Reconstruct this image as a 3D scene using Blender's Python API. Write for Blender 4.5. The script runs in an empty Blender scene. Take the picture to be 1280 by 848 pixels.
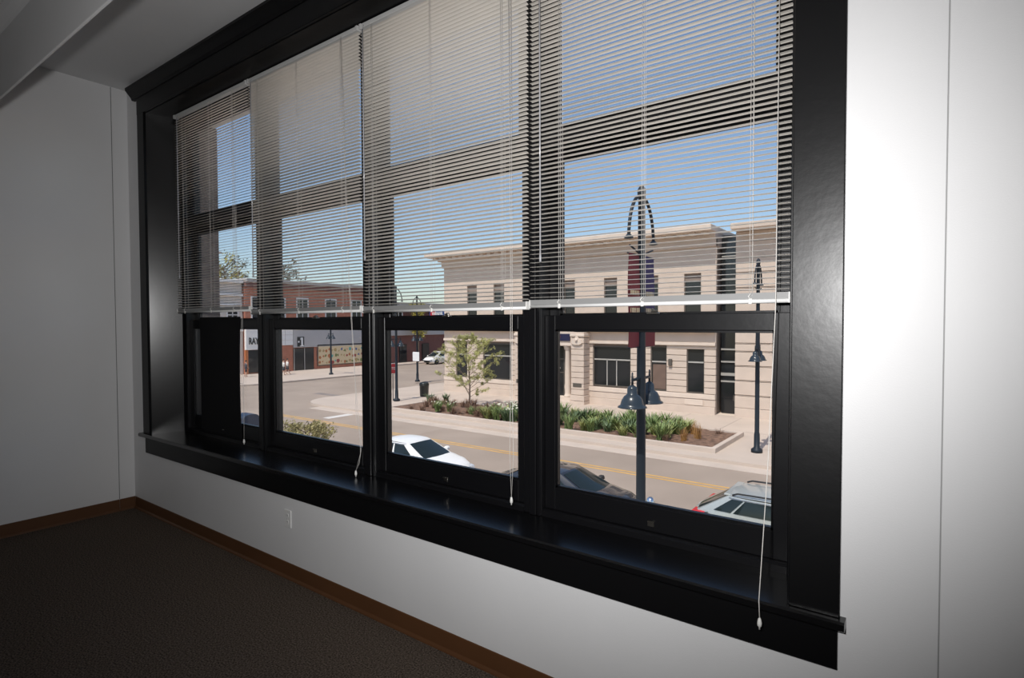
import bpy, bmesh, math, random
from mathutils import Vector, Matrix
random.seed(7)
R = math.radians
ZC = 1.797                      # camera height above the office floor
G = ZC - 5.8                    # street level
sc = bpy.context.scene
col = sc.collection

# ------------------------------------------------------------------ camera
cam_d = bpy.data.cameras.new('camera'); cam = bpy.data.objects.new('camera', cam_d); col.objects.link(cam)
YAW, PITCH, ROLL = 0.636903, -0.027474, -0.003157
fw = Vector((-math.sin(YAW) * math.cos(PITCH), math.cos(YAW) * math.cos(PITCH), math.sin(PITCH)))
rt = Vector((math.cos(YAW), math.sin(YAW), 0)); up = rt.cross(fw)
r2 = math.cos(ROLL) * rt + math.sin(ROLL) * up; u2 = -math.sin(ROLL) * rt + math.cos(ROLL) * up
M4 = Matrix((r2, u2, -fw)).transposed().to_4x4(); M4.translation = Vector((0, -2.25, ZC))
cam.matrix_world = M4
cam_d.sensor_fit = 'HORIZONTAL'; cam_d.sensor_width = 36; cam_d.lens = 36 * 710 / 1280
cam_d.clip_start = 0.05; cam_d.clip_end = 600
sc.camera = cam

# ------------------------------------------------------------------ sky, sun, flash, exposure
world = bpy.data.worlds.new('sky'); sc.world = world; world.use_nodes = True
wn = world.node_tree; wn.nodes.clear()
sky = wn.nodes.new('ShaderNodeTexSky'); sky.sky_type = 'NISHITA'
sky.sun_disc = False; sky.sun_elevation = R(58); sky.sun_rotation = R(180)
sky.air_density = 1.0; sky.dust_density = 1.0; sky.ozone_density = 1.6; sky.altitude = 200
bg = wn.nodes.new('ShaderNodeBackground'); bg.inputs[1].default_value = 0.155
wo = wn.nodes.new('ShaderNodeOutputWorld')
wn.links.new(sky.outputs[0], bg.inputs[0]); wn.links.new(bg.outputs[0], wo.inputs[0])

sun_d = bpy.data.lights.new('sun', 'SUN'); sun_d.energy = 3.85; sun_d.angle = R(0.6); sun_d.color = (1.0, 0.93, 0.84)
sun = bpy.data.objects.new('sun', sun_d); col.objects.link(sun)
sun.rotation_euler = Vector((-0.04, 0.53, -0.85)).to_track_quat('-Z', 'Y').to_euler()
sun.location = (0, -40, 60)

# the photographer's hot-shoe flash, just above the camera
fl_d = bpy.data.lights.new('camera_flash', 'SPOT'); fl_d.energy = 405; fl_d.spot_size = R(126); fl_d.spot_blend = 1.0
fl_d.shadow_soft_size = 0.03; fl_d.color = (1.0, 0.99, 0.985)
fl = bpy.data.objects.new('camera_flash', fl_d); col.objects.link(fl)
fl.location = (-0.24, -2.25, ZC + 0.195); fl.scale = (1.0, 0.76, 1.0)
fl.rotation_euler = Vector((-0.56, 0.83, 0.03)).to_track_quat('-Z', 'Y').to_euler()

vs = sc.view_settings
vs.view_transform = 'Standard'; vs.look = 'None'; vs.gamma = 1.0; vs.use_curve_mapping = False; vs.exposure = 0.0

# ------------------------------------------------------------------ helpers
def c4(c): return (c[0], c[1], c[2], 1.0)
def srgb(r, g, b):
    f = lambda v: ((v / 255 + 0.055) / 1.055) ** 2.4 if v > 10 else v / 255 / 12.92
    return (f(r), f(g), f(b))
def mat(name, colr, rough=0.6, metal=0.0, spec=0.5, var=0.0, vscale=6.0, col2=None, bump=0.0, bscale=60.0, coat=0.0, trans=None):
    m = bpy.data.materials.new(name); m.use_nodes = True
    nt = m.node_tree; b = nt.nodes['Principled BSDF']
    b.inputs['Base Color'].default_value = c4(colr); b.inputs['Roughness'].default_value = rough
    b.inputs['Metallic'].default_value = metal; b.inputs['Specular IOR Level'].default_value = spec
    if coat: b.inputs['Coat Weight'].default_value = coat; b.inputs['Coat Roughness'].default_value = 0.04
    tc = nt.nodes.new('ShaderNodeTexCoord')
    if var or col2:
        n = nt.nodes.new('ShaderNodeTexNoise'); n.inputs['Scale'].default_value = vscale; n.inputs['Detail'].default_value = 6
        nt.links.new(tc.outputs['Object'], n.inputs['Vector'])
        rp = nt.nodes.new('ShaderNodeValToRGB')
        a = col2 if col2 else tuple(v * (1 - var) for v in colr)
        z = colr if col2 else tuple(min(1, v * (1 + var)) for v in colr)
        rp.color_ramp.elements[0].color = c4(a); rp.color_ramp.elements[1].color = c4(z)
        rp.color_ramp.elements[0].position = 0.32; rp.color_ramp.elements[1].position = 0.68
        nt.links.new(n.outputs['Fac'], rp.inputs['Fac']); nt.links.new(rp.outputs['Color'], b.inputs['Base Color'])
    if bump:
        n2 = nt.nodes.new('ShaderNodeTexNoise'); n2.inputs['Scale'].default_value = bscale; n2.inputs['Detail'].default_value = 4
        nt.links.new(tc.outputs['Object'], n2.inputs['Vector'])
        bp = nt.nodes.new('ShaderNodeBump'); bp.inputs['Strength'].default_value = bump; bp.inputs['Distance'].default_value = 0.01
        nt.links.new(n2.outputs['Fac'], bp.inputs['Height']); nt.links.new(bp.outputs['Normal'], b.inputs['Normal'])
    return m
def glass_mat(name, tint, refl=0.06, rough=0.0):
    m = bpy.data.materials.new(name); m.use_nodes = True; nt = m.node_tree; nt.nodes.clear()
    o = nt.nodes.new('ShaderNodeOutputMaterial'); t = nt.nodes.new('ShaderNodeBsdfTransparent'); t.inputs[0].default_value = c4(tint)
    g = nt.nodes.new('ShaderNodeBsdfGlossy'); g.inputs['Roughness'].default_value = rough
    lw = nt.nodes.new('ShaderNodeLayerWeight'); lw.inputs[0].default_value = 0.5
    pw = nt.nodes.new('ShaderNodeMath'); pw.operation = 'POWER'; pw.inputs[1].default_value = 5.0
    ma = nt.nodes.new('ShaderNodeMath'); ma.operation = 'MULTIPLY_ADD'; ma.inputs[1].default_value = 1 - refl; ma.inputs[2].default_value = refl
    nt.links.new(lw.outputs['Facing'], pw.inputs[0]); nt.links.new(pw.outputs[0], ma.inputs[0]); fz = ma
    mx = nt.nodes.new('ShaderNodeMixShader')
    nt.links.new(fz.outputs[0], mx.inputs[0]); nt.links.new(t.outputs[0], mx.inputs[1]); nt.links.new(g.outputs[0], mx.inputs[2])
    nt.links.new(mx.outputs[0], o.inputs[0]); return m

class MB:
    def __init__(s): s.v = []; s.f = []; s.sm = []
    def add(s, vs_, fs, smooth=False):
        o = len(s.v); s.v += [tuple(p) for p in vs_]
        for f in fs: s.f.append(tuple(i + o for i in f)); s.sm.append(smooth)
        return s
    def box(s, x0, x1, y0, y1, z0, z1):
        return s.add([(x0, y0, z0), (x1, y0, z0), (x1, y1, z0), (x0, y1, z0), (x0, y0, z1), (x1, y0, z1), (x1, y1, z1), (x0, y1, z1)],
                     [(0, 3, 2, 1), (4, 5, 6, 7), (0, 1, 5, 4), (1, 2, 6, 5), (2, 3, 7, 6), (3, 0, 4, 7)])
    def bbox(s, x0, x1, y0, y1, z0, z1, b=0.005):     # box with chamfered edges
        pts = []
        for i, (x, dx) in enumerate(((x0, b), (x1, -b))):
            for j, (y, dy) in enumerate(((y0, b), (y1, -b))):
                for k, (z, dz) in enumerate(((z0, b), (z1, -b))):
                    pts += [(x, y + dy, z + dz), (x + dx, y, z + dz), (x + dx, y + dy, z)]
        bm = bmesh.new()
        for p in pts: bm.verts.new(p)
        r = bmesh.ops.convex_hull(bm, input=bm.verts[:]); bm.verts.index_update()
        bmesh.ops.recalc_face_normals(bm, faces=bm.faces[:])
        s.add([v.co[:] for v in bm.verts], [tuple(v.index for v in f.verts) for f in bm.faces]); bm.free(); return s
    def prism(s, poly, axis, a0, a1, smooth=False):   # poly in the two other axes, extruded along axis
        n = len(poly); vs_ = []
        for a in (a0, a1):
            for p, q in poly:
                vs_.append((a, p, q) if axis == 'x' else ((p, a, q) if axis == 'y' else (p, q, a)))
        fs = [(i, (i + 1) % n, n + (i + 1) % n, n + i) for i in range(n)]
        s.add(vs_, fs, smooth); o = len(s.v) - 2 * n
        s.f.append(tuple(o + i for i in reversed(range(n)))); s.sm.append(False)
        s.f.append(tuple(o + n + i for i in range(n))); s.sm.append(False); return s
    def tube(s, pts, rad, n=8, cap=True, smooth=True):
        pts = [Vector(p) for p in pts]; k = len(pts); rs = rad if isinstance(rad, (list, tuple)) else [rad] * k
        o = len(s.v); prev = None
        for i, p in enumerate(pts):
            t = (pts[min(i + 1, k - 1)] - pts[max(i - 1, 0)]).normalized()
            if prev is None:
                a = Vector((0, 0, 1)) if abs(t.z) < 0.9 else Vector((1, 0, 0)); prev = t.cross(a).normalized()
            prev = (prev - t * prev.dot(t)).normalized(); bn = t.cross(prev)
            for j in range(n):
                a = 2 * math.pi * j / n; q = p + (prev * math.cos(a) + bn * math.sin(a)) * rs[i]; s.v.append(q[:])
        for i in range(k - 1):
            for j in range(n):
                s.f.append((o + i * n + j, o + i * n + (j + 1) % n, o + (i + 1) * n + (j + 1) % n, o + (i + 1) * n + j)); s.sm.append(smooth)
        if cap:
            s.f.append(tuple(o + j for j in reversed(range(n)))); s.sm.append(False)
            s.f.append(tuple(o + (k - 1) * n + j for j in range(n))); s.sm.append(False)
        return s
    def lathe(s, prof, c=(0, 0, 0), n=20, smooth=True):   # prof: (r, z)
        o = len(s.v)
        for r, z in prof:
            for j in range(n):
                a = 2 * math.pi * j / n; s.v.append((c[0] + r * math.cos(a), c[1] + r * math.sin(a), c[2] + z))
        for i in range(len(prof) - 1):
            for j in range(n):
                s.f.append((o + i * n + j, o + i * n + (j + 1) % n, o + (i + 1) * n + (j + 1) % n, o + (i + 1) * n + j)); s.sm.append(smooth)
        s.f.append(tuple(o + j for j in reversed(range(n)))); s.sm.append(False)
        s.f.append(tuple(o + (len(prof) - 1) * n + j for j in range(n))); s.sm.append(False)
        return s
    def grid(s, rows, smooth=True):                   # rows: list of equal-length point lists
        o = len(s.v); m = len(rows[0])
        for r in rows: s.v += [tuple(p) for p in r]
        for i in range(len(rows) - 1):
            for j in range(m - 1):
                s.f.append((o + i * m + j, o + i * m + j + 1, o + (i + 1) * m + j + 1, o + (i + 1) * m + j)); s.sm.append(smooth)
        return s
    def mesh(s, name, m):
        me = bpy.data.meshes.new(name); me.from_pydata(s.v, [], s.f); me.update()
        me.polygons.foreach_set('use_smooth', s.sm)
        if m: me.materials.append(m)
        return me
    def build(s, name, m, parent=None, recalc=True):
        if parent is not None and parent.get('_abs', 0):
            o = wloc(parent); s.v = [(x - o[0], y - o[1], z - o[2]) for x, y, z in s.v]
        me = s.mesh(name, m)
        if recalc:
            bm = bmesh.new(); bm.from_mesh(me); bmesh.ops.recalc_face_normals(bm, faces=bm.faces[:]); bm.to_mesh(me); bm.free()
        ob = bpy.data.objects.new(name, me); col.objects.link(ob); ob.parent = parent
        if parent is not None and parent.get('_abs', 0): ob['_abs'] = 1
        return ob
def wloc(o):
    v = Vector((0, 0, 0))
    while o is not None: v = v + o.location; o = o.parent
    return v
def tag(o, label=None, cat=None, group=None, kind=None):
    if label: o['label'] = label
    if cat: o['category'] = cat
    if group: o['group'] = group
    if kind: o['kind'] = kind
    return o
def empty(name, loc=(0, 0, 0), rz=0, absolute=True):  # children of an absolute empty are written in world coordinates
    o = bpy.data.objects.new(name, None); col.objects.link(o); o.location = loc; o.rotation_euler = (0, 0, rz); o.empty_display_size = 0.1
    if absolute: o['_abs'] = 1
    return o
def struct(o): o['kind'] = 'structure'; return o
def copy_tree(o, parent=None):
    c = o.copy(); col.objects.link(c); c.parent = parent
    for ch in o.children: copy_tree(ch, c)
    return c
def put(name, me, parent, loc, rot=(0, 0, 0)):        # an object on shared mesh data, in the parent's space
    ob = bpy.data.objects.new(name, me); col.objects.link(ob); ob.parent = parent; ob.location = loc; ob.rotation_euler = rot
    return ob
def text_mesh(name, body, size, m, depth=0.01, align='CENTER', bold=0.0, spacing=1.0):
    cu = bpy.data.curves.new(name, 'FONT'); cu.body = body; cu.size = size; cu.extrude = depth; cu.offset = bold
    cu.align_x = align; cu.align_y = 'CENTER'; cu.space_character = spacing; cu.resolution_u = 2
    ob = bpy.data.objects.new(name, cu); col.objects.link(ob)
    dg = bpy.context.evaluated_depsgraph_get()
    me = bpy.data.meshes.new_from_object(ob.evaluated_get(dg))
    bpy.data.objects.remove(ob); me.materials.clear(); me.materials.append(m)
    return me

# ------------------------------------------------------------------ materials
M = {}
M['wall'] = mat('wall_paint', (0.74, 0.74, 0.745), 0.5, spec=0.25, var=0.02, vscale=1.5, bump=0.06, bscale=180)
M['soffit'] = mat('soffit_paint', (0.70, 0.70, 0.705), 0.6, spec=0.3, var=0.02, vscale=2)
M['popcorn'] = mat('popcorn_ceiling', (0.72, 0.72, 0.71), 0.9, spec=0.1, var=0.12, vscale=60, bump=1.0, bscale=90)
M['black'] = mat('black_gloss_paint', (0.004, 0.004, 0.0045), 0.34, spec=0.42, bump=0.05, bscale=25)
M['gloss'] = mat('black_high_gloss_paint', (0.004, 0.004, 0.0045), 0.24, spec=0.7, bump=0.015, bscale=12)
M['sash'] = mat('black_sash_paint', (0.005, 0.005, 0.006), 0.36, spec=0.36, bump=0.03, bscale=40)
M['board'] = mat('black_board', (0.006, 0.006, 0.007), 0.8, spec=0.2)
M['groove'] = mat('joint_shadow_grey', (0.16, 0.16, 0.16), 0.9, spec=0.1)  # strips in the wall joints; the groove's shade is in their grey
M['groove2'] = mat('joint_shadow_pale', (0.36, 0.36, 0.36), 0.9, spec=0.1)
M['dimmed'] = mat('black_dimmed_paint', (0.004, 0.004, 0.0045), 0.42, spec=0.2, bump=0.05, bscale=25)  # same black paint; sheen lowered to darken trim the flash only grazes
M['base'] = mat('brown_vinyl_base', srgb(92, 60, 36), 0.5, spec=0.4, var=0.05, vscale=3)
M['carpet'] = mat('carpet', srgb(124, 111, 100), 0.95, spec=0.05, col2=srgb(46, 40, 36), vscale=110, bump=1.0, bscale=140)
M['outlet'] = mat('outlet_plastic', (0.75, 0.75, 0.74), 0.35)
M['slot'] = mat('dark_slot', (0.03, 0.03, 0.03), 0.6)
M['slat'] = mat('slat_enamel', (0.72, 0.68, 0.62), 0.35, spec=0.5)
M['rail'] = mat('rail_enamel', (0.64, 0.64, 0.63), 0.3, spec=0.5)
M['railshade'] = mat('rail_shaded_enamel', (0.27, 0.27, 0.268), 0.4, spec=0.5)  # upper face of the bottom rail, its shade put into the grey
M['raillip'] = mat('rail_lit_enamel', (0.82, 0.82, 0.81), 0.25, spec=0.5)  # lip of the same rail, its highlight put into a whiter tone
M['cord'] = mat('white_cord', (0.75, 0.72, 0.68), 0.7)
M['wand'] = mat('clear_grey_wand', (0.45, 0.45, 0.47), 0.15)
M['tassel'] = mat('white_plastic', (0.8, 0.79, 0.76), 0.4)
M['brass'] = mat('worn_steel', (0.30, 0.28, 0.25), 0.35, metal=1.0)
M['pane'] = glass_mat('window_glass', (0.97, 0.98, 0.98), 0.03)
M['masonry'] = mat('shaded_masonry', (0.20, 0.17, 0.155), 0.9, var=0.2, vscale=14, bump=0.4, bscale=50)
M['road'] = mat('concrete_road', (0.365, 0.295, 0.242), 0.9, spec=0.2, var=0.10, vscale=0.35, bump=0.2, bscale=20)
M['walk'] = mat('sidewalk_concrete', (0.545, 0.455, 0.385), 0.9, spec=0.2, var=0.06, vscale=0.5)
M['kerb'] = mat('kerb_concrete', (0.56, 0.47, 0.40), 0.9, spec=0.2, var=0.07, vscale=0.8)
M['seam'] = mat('pavement_seam', (0.36, 0.30, 0.26), 0.9)
M['yellow'] = mat('yellow_paint', (0.62, 0.36, 0.10), 0.8, var=0.15, vscale=2)
M['whitepaint'] = mat('white_road_paint', (0.70, 0.66, 0.62), 0.8, var=0.1, vscale=2)
M['tar'] = mat('tar_patch', (0.25, 0.21, 0.19), 0.9, var=0.2, vscale=1)
M['stone'] = mat('limestone', (0.62, 0.51, 0.425), 0.85, spec=0.2, var=0.05, vscale=1.3, bump=0.1, bscale=25)
M['stone2'] = mat('limestone_pale', (0.68, 0.57, 0.48), 0.85, spec=0.2, var=0.05, vscale=1.3)
M['joint'] = mat('stone_joint', (0.30, 0.235, 0.195), 0.9)
M['winglass'] = mat('dark_window_glass', (0.018, 0.020, 0.022), 0.08, spec=0.5)
M['winframe'] = mat('bronze_frame', (0.10, 0.085, 0.07), 0.5)
M['winbar'] = mat('pale_metal_bar', (0.42, 0.40, 0.37), 0.5)
M['brown_blind'] = mat('brown_board', (0.16, 0.105, 0.08), 0.7, var=0.2, vscale=2)
M['navy'] = mat('navy_sign', (0.012, 0.012, 0.05), 0.5)
M['brick'] = mat('red_brick', (0.46, 0.19, 0.125), 0.9, spec=0.1, var=0.12, vscale=2.0, bump=0.2, bscale=12)
M['brick_d'] = mat('dark_red_brick', (0.21, 0.105, 0.09), 0.9, spec=0.1, var=0.12, vscale=1.5)
M['white'] = mat('white_panel', (0.86, 0.84, 0.81), 0.7, var=0.03, vscale=1)
M['greyband'] = mat('grey_panel', (0.47, 0.455, 0.45), 0.7, var=0.04, vscale=0.7)
M['cream'] = mat('cream_stucco', (0.66, 0.60, 0.54), 0.85, var=0.05, vscale=0.6)
M['ink'] = mat('black_letters', (0.015, 0.015, 0.016), 0.6)
M['frame_w'] = mat('white_window_trim', (0.70, 0.68, 0.66), 0.6)
M['pole'] = mat('dark_green_pole', (0.016, 0.022, 0.030), 0.45, spec=0.3)
M['lampshade'] = mat('dark_grey_lampshade', (0.030, 0.040, 0.050), 0.25, spec=0.5)
M['lampinner'] = mat('lamp_inside', (0.6, 0.6, 0.58), 0.5)
M['ban_red'] = mat('red_banner', (0.20, 0.030, 0.035), 0.8, var=0.1, vscale=3)
M['ban_blue'] = mat('purple_banner', (0.055, 0.04, 0.12), 0.8, var=0.1, vscale=3)
M['mulch'] = mat('mulch', (0.26, 0.155, 0.105), 0.95, col2=(0.10, 0.060, 0.042), vscale=5, bump=1.0, bscale=14)
M['leaf_a'] = mat('green_blade', (0.17, 0.235, 0.075), 0.55, var=0.35, vscale=8)
M['leaf_b'] = mat('blue_green_blade', (0.125, 0.185, 0.085), 0.55, var=0.35, vscale=8)
M['leaf_c'] = mat('yellow_green_blade', (0.27, 0.30, 0.10), 0.55, var=0.3, vscale=8)
M['dry'] = mat('dry_orange_grass', (0.36, 0.19, 0.06), 0.8, var=0.3, vscale=8)
M['dry2'] = mat('dry_brown_plant', (0.22, 0.13, 0.085), 0.85, var=0.3, vscale=8)
M['flower'] = mat('white_petal', (0.66, 0.64, 0.50), 0.7)
M['bark'] = mat('bark', (0.16, 0.115, 0.085), 0.9, var=0.25, vscale=12)
M['tree_leaf'] = mat('spring_leaf', (0.42, 0.41, 0.15), 0.6, var=0.3, vscale=3)
M['tree_leaf2'] = mat('olive_leaf', (0.30, 0.26, 0.11), 0.6, var=0.3, vscale=3)
M['tree_leaf3'] = mat('yellow_leaf', (0.36, 0.31, 0.06), 0.6, var=0.3, vscale=2)
M['tree_dark'] = mat('dark_foliage', (0.10, 0.10, 0.06), 0.7, var=0.3, vscale=2)
M['bin'] = mat('black_bin', (0.018, 0.022, 0.022), 0.45)
M['mailblue'] = mat('mailbox_blue', (0.030, 0.042, 0.075), 0.4)
M['chrome'] = mat('chrome', (0.75, 0.76, 0.78), 0.12, metal=1.0)
M['car_white'] = mat('white_car_paint', (0.86, 0.85, 0.83), 0.35, spec=0.4, coat=0.15)
M['car_dark'] = mat('dark_blue_car_paint', (0.026, 0.028, 0.034), 0.22, spec=0.5, coat=1.0)
M['car_silver'] = mat('silver_car_paint', (0.44, 0.47, 0.46), 0.30, metal=0.25, spec=0.5, coat=0.6)
M['carglass'] = mat('car_glass', (0.016, 0.024, 0.026), 0.06, spec=0.35)
M['tyre'] = mat('tyre_rubber', (0.02, 0.02, 0.02), 0.85)
M['rim'] = mat('alloy_rim', (0.5, 0.5, 0.52), 0.3, metal=0.8)
M['redlight'] = mat('tail_lamp_red', (0.55, 0.02, 0.03), 0.15)
M['headlight'] = mat('head_lamp', (0.55, 0.57, 0.6), 0.08)
M['trimblk'] = mat('black_plastic', (0.02, 0.02, 0.022), 0.6)
M['skin'] = mat('skin', (0.48, 0.29, 0.21), 0.6)
M['shirt_w'] = mat('white_shirt', (0.75, 0.73, 0.70), 0.8)
M['shorts_d'] = mat('dark_shorts', (0.05, 0.05, 0.06), 0.8)
M['shirt_d'] = mat('dark_shirt', (0.07, 0.07, 0.085), 0.8)
M['hair'] = mat('dark_hair', (0.03, 0.02, 0.015), 0.7)
M['stopred'] = mat('stop_sign_red', (0.50, 0.03, 0.05), 0.5)
M['signwhite'] = mat('sign_white', (0.78, 0.78, 0.77), 0.5)
M['bankblue'] = mat('sign_blue', (0.025, 0.07, 0.22), 0.4)
M['teal'] = mat('teal_paint', (0.12, 0.42, 0.40), 0.7)
M['ochre'] = mat('mural_ochre', (0.50, 0.35, 0.15), 0.8, var=0.15, vscale=2)
M['orange'] = mat('mural_orange', (0.50, 0.17, 0.06), 0.8)
M['mblue'] = mat('mural_blue', (0.10, 0.14, 0.30), 0.8)
M['mgreen'] = mat('mural_green', (0.20, 0.24, 0.08), 0.8)
M['mred'] = mat('mural_red', (0.35, 0.07, 0.06), 0.8)
M['mcream'] = mat('mural_cream', (0.74, 0.60, 0.38), 0.8)
M['roofgrey'] = mat('grey_roof_edge', (0.42, 0.39, 0.37), 0.8)

# ================================================================== THE ROOM
XL = -6.28; XR = 5.5; YB = -11.0; ZT = ZC + 2.25
OX0, OX1, OZ0, OZ1 = -5.87, -0.405, ZC - 1.06, ZC + 1.96       # window opening in the plaster
struct(MB().box(XL, XR, YB, 0.0, -0.12, 0.0).build('floor', M['carpet']))
w = MB()
w.box(XL - 0.3, OX0, 0.0, 0.6, -0.12, ZT + 0.2); w.box(OX0, OX1, 0.0, 0.6, -0.12, OZ0); w.box(OX0, OX1, 0.0, 0.6, OZ1, ZT + 0.2)
w.box(OX1, XR, 0.006, 0.6, -0.12, ZT + 0.2); w.box(OX1, 0.0285, 0.0, 0.006, 0, ZT); w.box(0.0325, XR, 0.0, 0.006, 0, ZT)
ww = struct(w.build('wall_window', M['wall']))
w = MB(); w.box(XL - 0.3, XL - 0.008, YB, 0.0, -0.12, ZT + 0.2)
w.box(XL - 0.008, XL, YB, -0.137, 0, ZT); w.box(XL - 0.008, XL, -0.131, 0, 0, ZT)
struct(w.build('wall_left', M['wall']))
struct(MB().box(XR, XR + 0.2, YB, 0.6, -0.12, ZT + 0.2).build('wall_right', M['wall']))
struct(MB().box(XL - 0.3, XR + 0.2, YB - 0.2, YB, -0.12, ZT + 0.2).build('wall_back', M['wall']))
ce = struct(MB().box(XL, XR, -1.34, 0.0, ZT, ZT + 0.2).build('ceiling', M['soffit']))
struct(MB().box(XL, XR, YB, -1.34, ZC + 1.71, ZT + 0.2).build('ceiling_main', M['popcorn']))
struct(MB().bbox(XL + 0.001, XR - 0.001, -1.34, -1.327, ZC + 1.315, ZT - 0.001, 0.002).build('trim_1', M['soffit']))   # fascia beam
struct(MB().prism([(-1.341, ZC + 1.655), (-1.341, ZC + 1.709), (-1.395, ZC + 1.709), (-1.38, ZC + 1.69), (-1.352, ZC + 1.668)], 'x', XL + 0.002, XR - 0.002).build('trim_2', M['soffit']))
struct(MB().box(0.0287, 0.0323, 0.002, 0.0059, 0.12, ZT - 0.001).build('trim_40', M['groove2']))
struct(MB().box(XL - 0.0079, XL - 0.004, -0.1369, -0.1311, 0.115, ZT - 0.001).build('trim_41', M['groove']))
# vinyl base with a toe
prof = [(0, 0), (-0.018, 0), (-0.016, 0.008), (-0.006, 0.020), (-0.005, 0.108), (-0.003, 0.112), (0, 0.112)]
struct(MB().prism(prof, 'x', XL + 0.02, XR).build('baseboard_window', M['base']))
def lp(x0): return [(x0 - p, q) for p, q in prof]
struct(MB().prism(lp(XL), 'y', YB, -0.1355).build('baseboard_left', M['base']))
struct(MB().prism(lp(XL), 'y', -0.1325, -0.0005).build('baseboard_corner', M['base']))

# ------------------------------------------------------------------ casing, stool, apron, crown
ZS = ZC - 1.025
def trim(n, mb, m=M['black']): return struct(mb.build('trim_%d' % n, m))
trim(3, MB().bbox(-6.0, -5.86, -0.022, 0.0, ZS, ZC + 2.10, 0.003), M['dimmed'])
trim(4, MB().bbox(-0.405, -0.244, -0.022, 0.0, ZS, ZC + 2.10, 0.003))
trim(5, MB().bbox(-6.0, -0.244, -0.024, 0.0, ZC + 1.955, ZC + 2.12, 0.003), M['dimmed'])
trim(6, MB().prism([(0, ZC + 2.205), (-0.085, ZC + 2.205), (-0.085, ZC + 2.185), (-0.07, ZC + 2.165), (-0.04, ZC + 2.13), (-0.03, ZC + 2.105), (0, ZC + 2.105)], 'x', -6.085, -0.16), M['dimmed'])
trim(7, MB().prism([(0.34, ZS), (-0.045, ZS), (-0.055, ZS - 0.006), (-0.055, ZS - 0.028), (-0.045, ZS - 0.034), (0.34, ZS - 0.034)], 'x', -6.03, -0.226), M['gloss'])
trim(8, MB().bbox(-5.965, -0.250, -0.020, 0.0, ZC - 1.21, ZS - 0.034, 0.002), M['dimmed'])
# jamb linings and head lining
jl = MB().add([(-5.89, 0.0, ZS), (-5.862, 0.0, ZS), (-5.775, 0.26, ZS), (-5.89, 0.26, ZS), (-5.89, 0.0, ZC + 1.96), (-5.862, 0.0, ZC + 1.96), (-5.775, 0.26, ZC + 1.96), (-5.89, 0.26, ZC + 1.96)],
     [(0, 3, 2, 1), (4, 5, 6, 7), (0, 1, 5, 4), (1, 2, 6, 5), (2, 3, 7, 6), (3, 0, 4, 7)])
trim(9, jl, M['gloss'])
trim(10, MB().box(-0.408, -0.39, 0.0, 0.26, ZS, ZC + 1.96), M['gloss'])
trim(11, MB().box(-5.86, -0.408, 0.0, 0.26, ZC + 1.95, ZC + 1.97), M['dimmed'])
# bulging bead along the casing's inner edge at the right
trim(12, MB().bbox(-0.412, -0.404, -0.012, 0.02, ZS, ZC + 1.95, 0.002))

# ------------------------------------------------------------------ window frame: posts, transom, sill
POST = [-4.385, -3.05, -1.715]; PW = 0.058
YF = 0.25
def postmesh(c):
    p = MB().bbox(c - PW, c + PW, YF, 0.40, ZS, ZC + 1.95, 0.004)
    p.bbox(c - 0.012, c + 0.030, YF - 0.016, YF, ZS, ZC + 1.95, 0.004)
    p.bbox(c + 0.036, c + PW - 0.004, YF - 0.008, YF, ZS, ZC + 1.95, 0.002)
    return p
k = 13
for c in POST: trim(k, postmesh(c), M['sash']); k += 1
trim(k, MB().bbox(-5.78, -5.70, YF, 0.40, ZS, ZC + 1.95, 0.004), M['sash']); k += 1
trim(k, MB().bbox(-0.462, -0.404, YF, 0.40, ZS, ZC + 1.95, 0.004), M['sash']); k += 1
edges = [-5.70] + [v for c in POST for v in (c - PW, c + PW)] + [-0.462]
bays = [(edges[2 * i], edges[2 * i + 1]) for i in range(4)]
for (a, b) in bays:
    t = MB().bbox(a, b, YF, 0.40, ZC + 0.92, ZC + 0.985, 0.004); trim(k, t, M['sash']); k += 1
    t = MB().prism([(YF, ZS), (YF, ZS + 0.028), (YF + 0.014, ZS + 0.036), (0.40, ZS + 0.036), (0.40, ZS)], 'x', a, b); trim(k, t, M['sash']); k += 1
    t = MB().bbox(a, b, YF, 0.40, ZC + 1.89, ZC + 1.95, 0.004); trim(k, t, M['sash']); k += 1
# outer masonry reveal (left edge shows through the first window)
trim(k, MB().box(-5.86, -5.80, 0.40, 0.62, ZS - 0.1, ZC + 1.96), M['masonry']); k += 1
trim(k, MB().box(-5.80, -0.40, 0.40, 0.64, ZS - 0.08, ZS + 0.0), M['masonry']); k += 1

def sash(name, a, b, z0, z1, y0, y1, st, rb, rtp, parent):
    m = MB()
    m.bbox(a, a + st, y0, y1, z0, z1, 0.003); m.bbox(b - st, b, y0, y1, z0, z1, 0.003)
    m.bbox(a + st, b - st, y0, y1, z0, z0 + rb, 0.003); m.bbox(a + st, b - st, y0, y1, z1 - rtp, z1, 0.003)
    s = 0.010                                                        # glazing stops
    for (p, q, r_, t_) in ((a + st, a + st + s, z0 + rb, z1 - rtp), (b - st - s, b - st, z0 + rb, z1 - rtp), (a + st, b - st, z0 + rb, z0 + rb + s), (a + st, b - st, z1 - rtp - s, z1 - rtp)):
        m.box(p, q, y0 + 0.012, y1 - 0.004, r_, t_)
    o = m.build(name, M['sash'], parent)
    yc = (y0 + y1) / 2
    MB().box(a + st, b - st, yc - 0.002, yc + 0.002, z0 + rb, z1 - rtp).build('pane', M['pane'], o)
    return o
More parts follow.
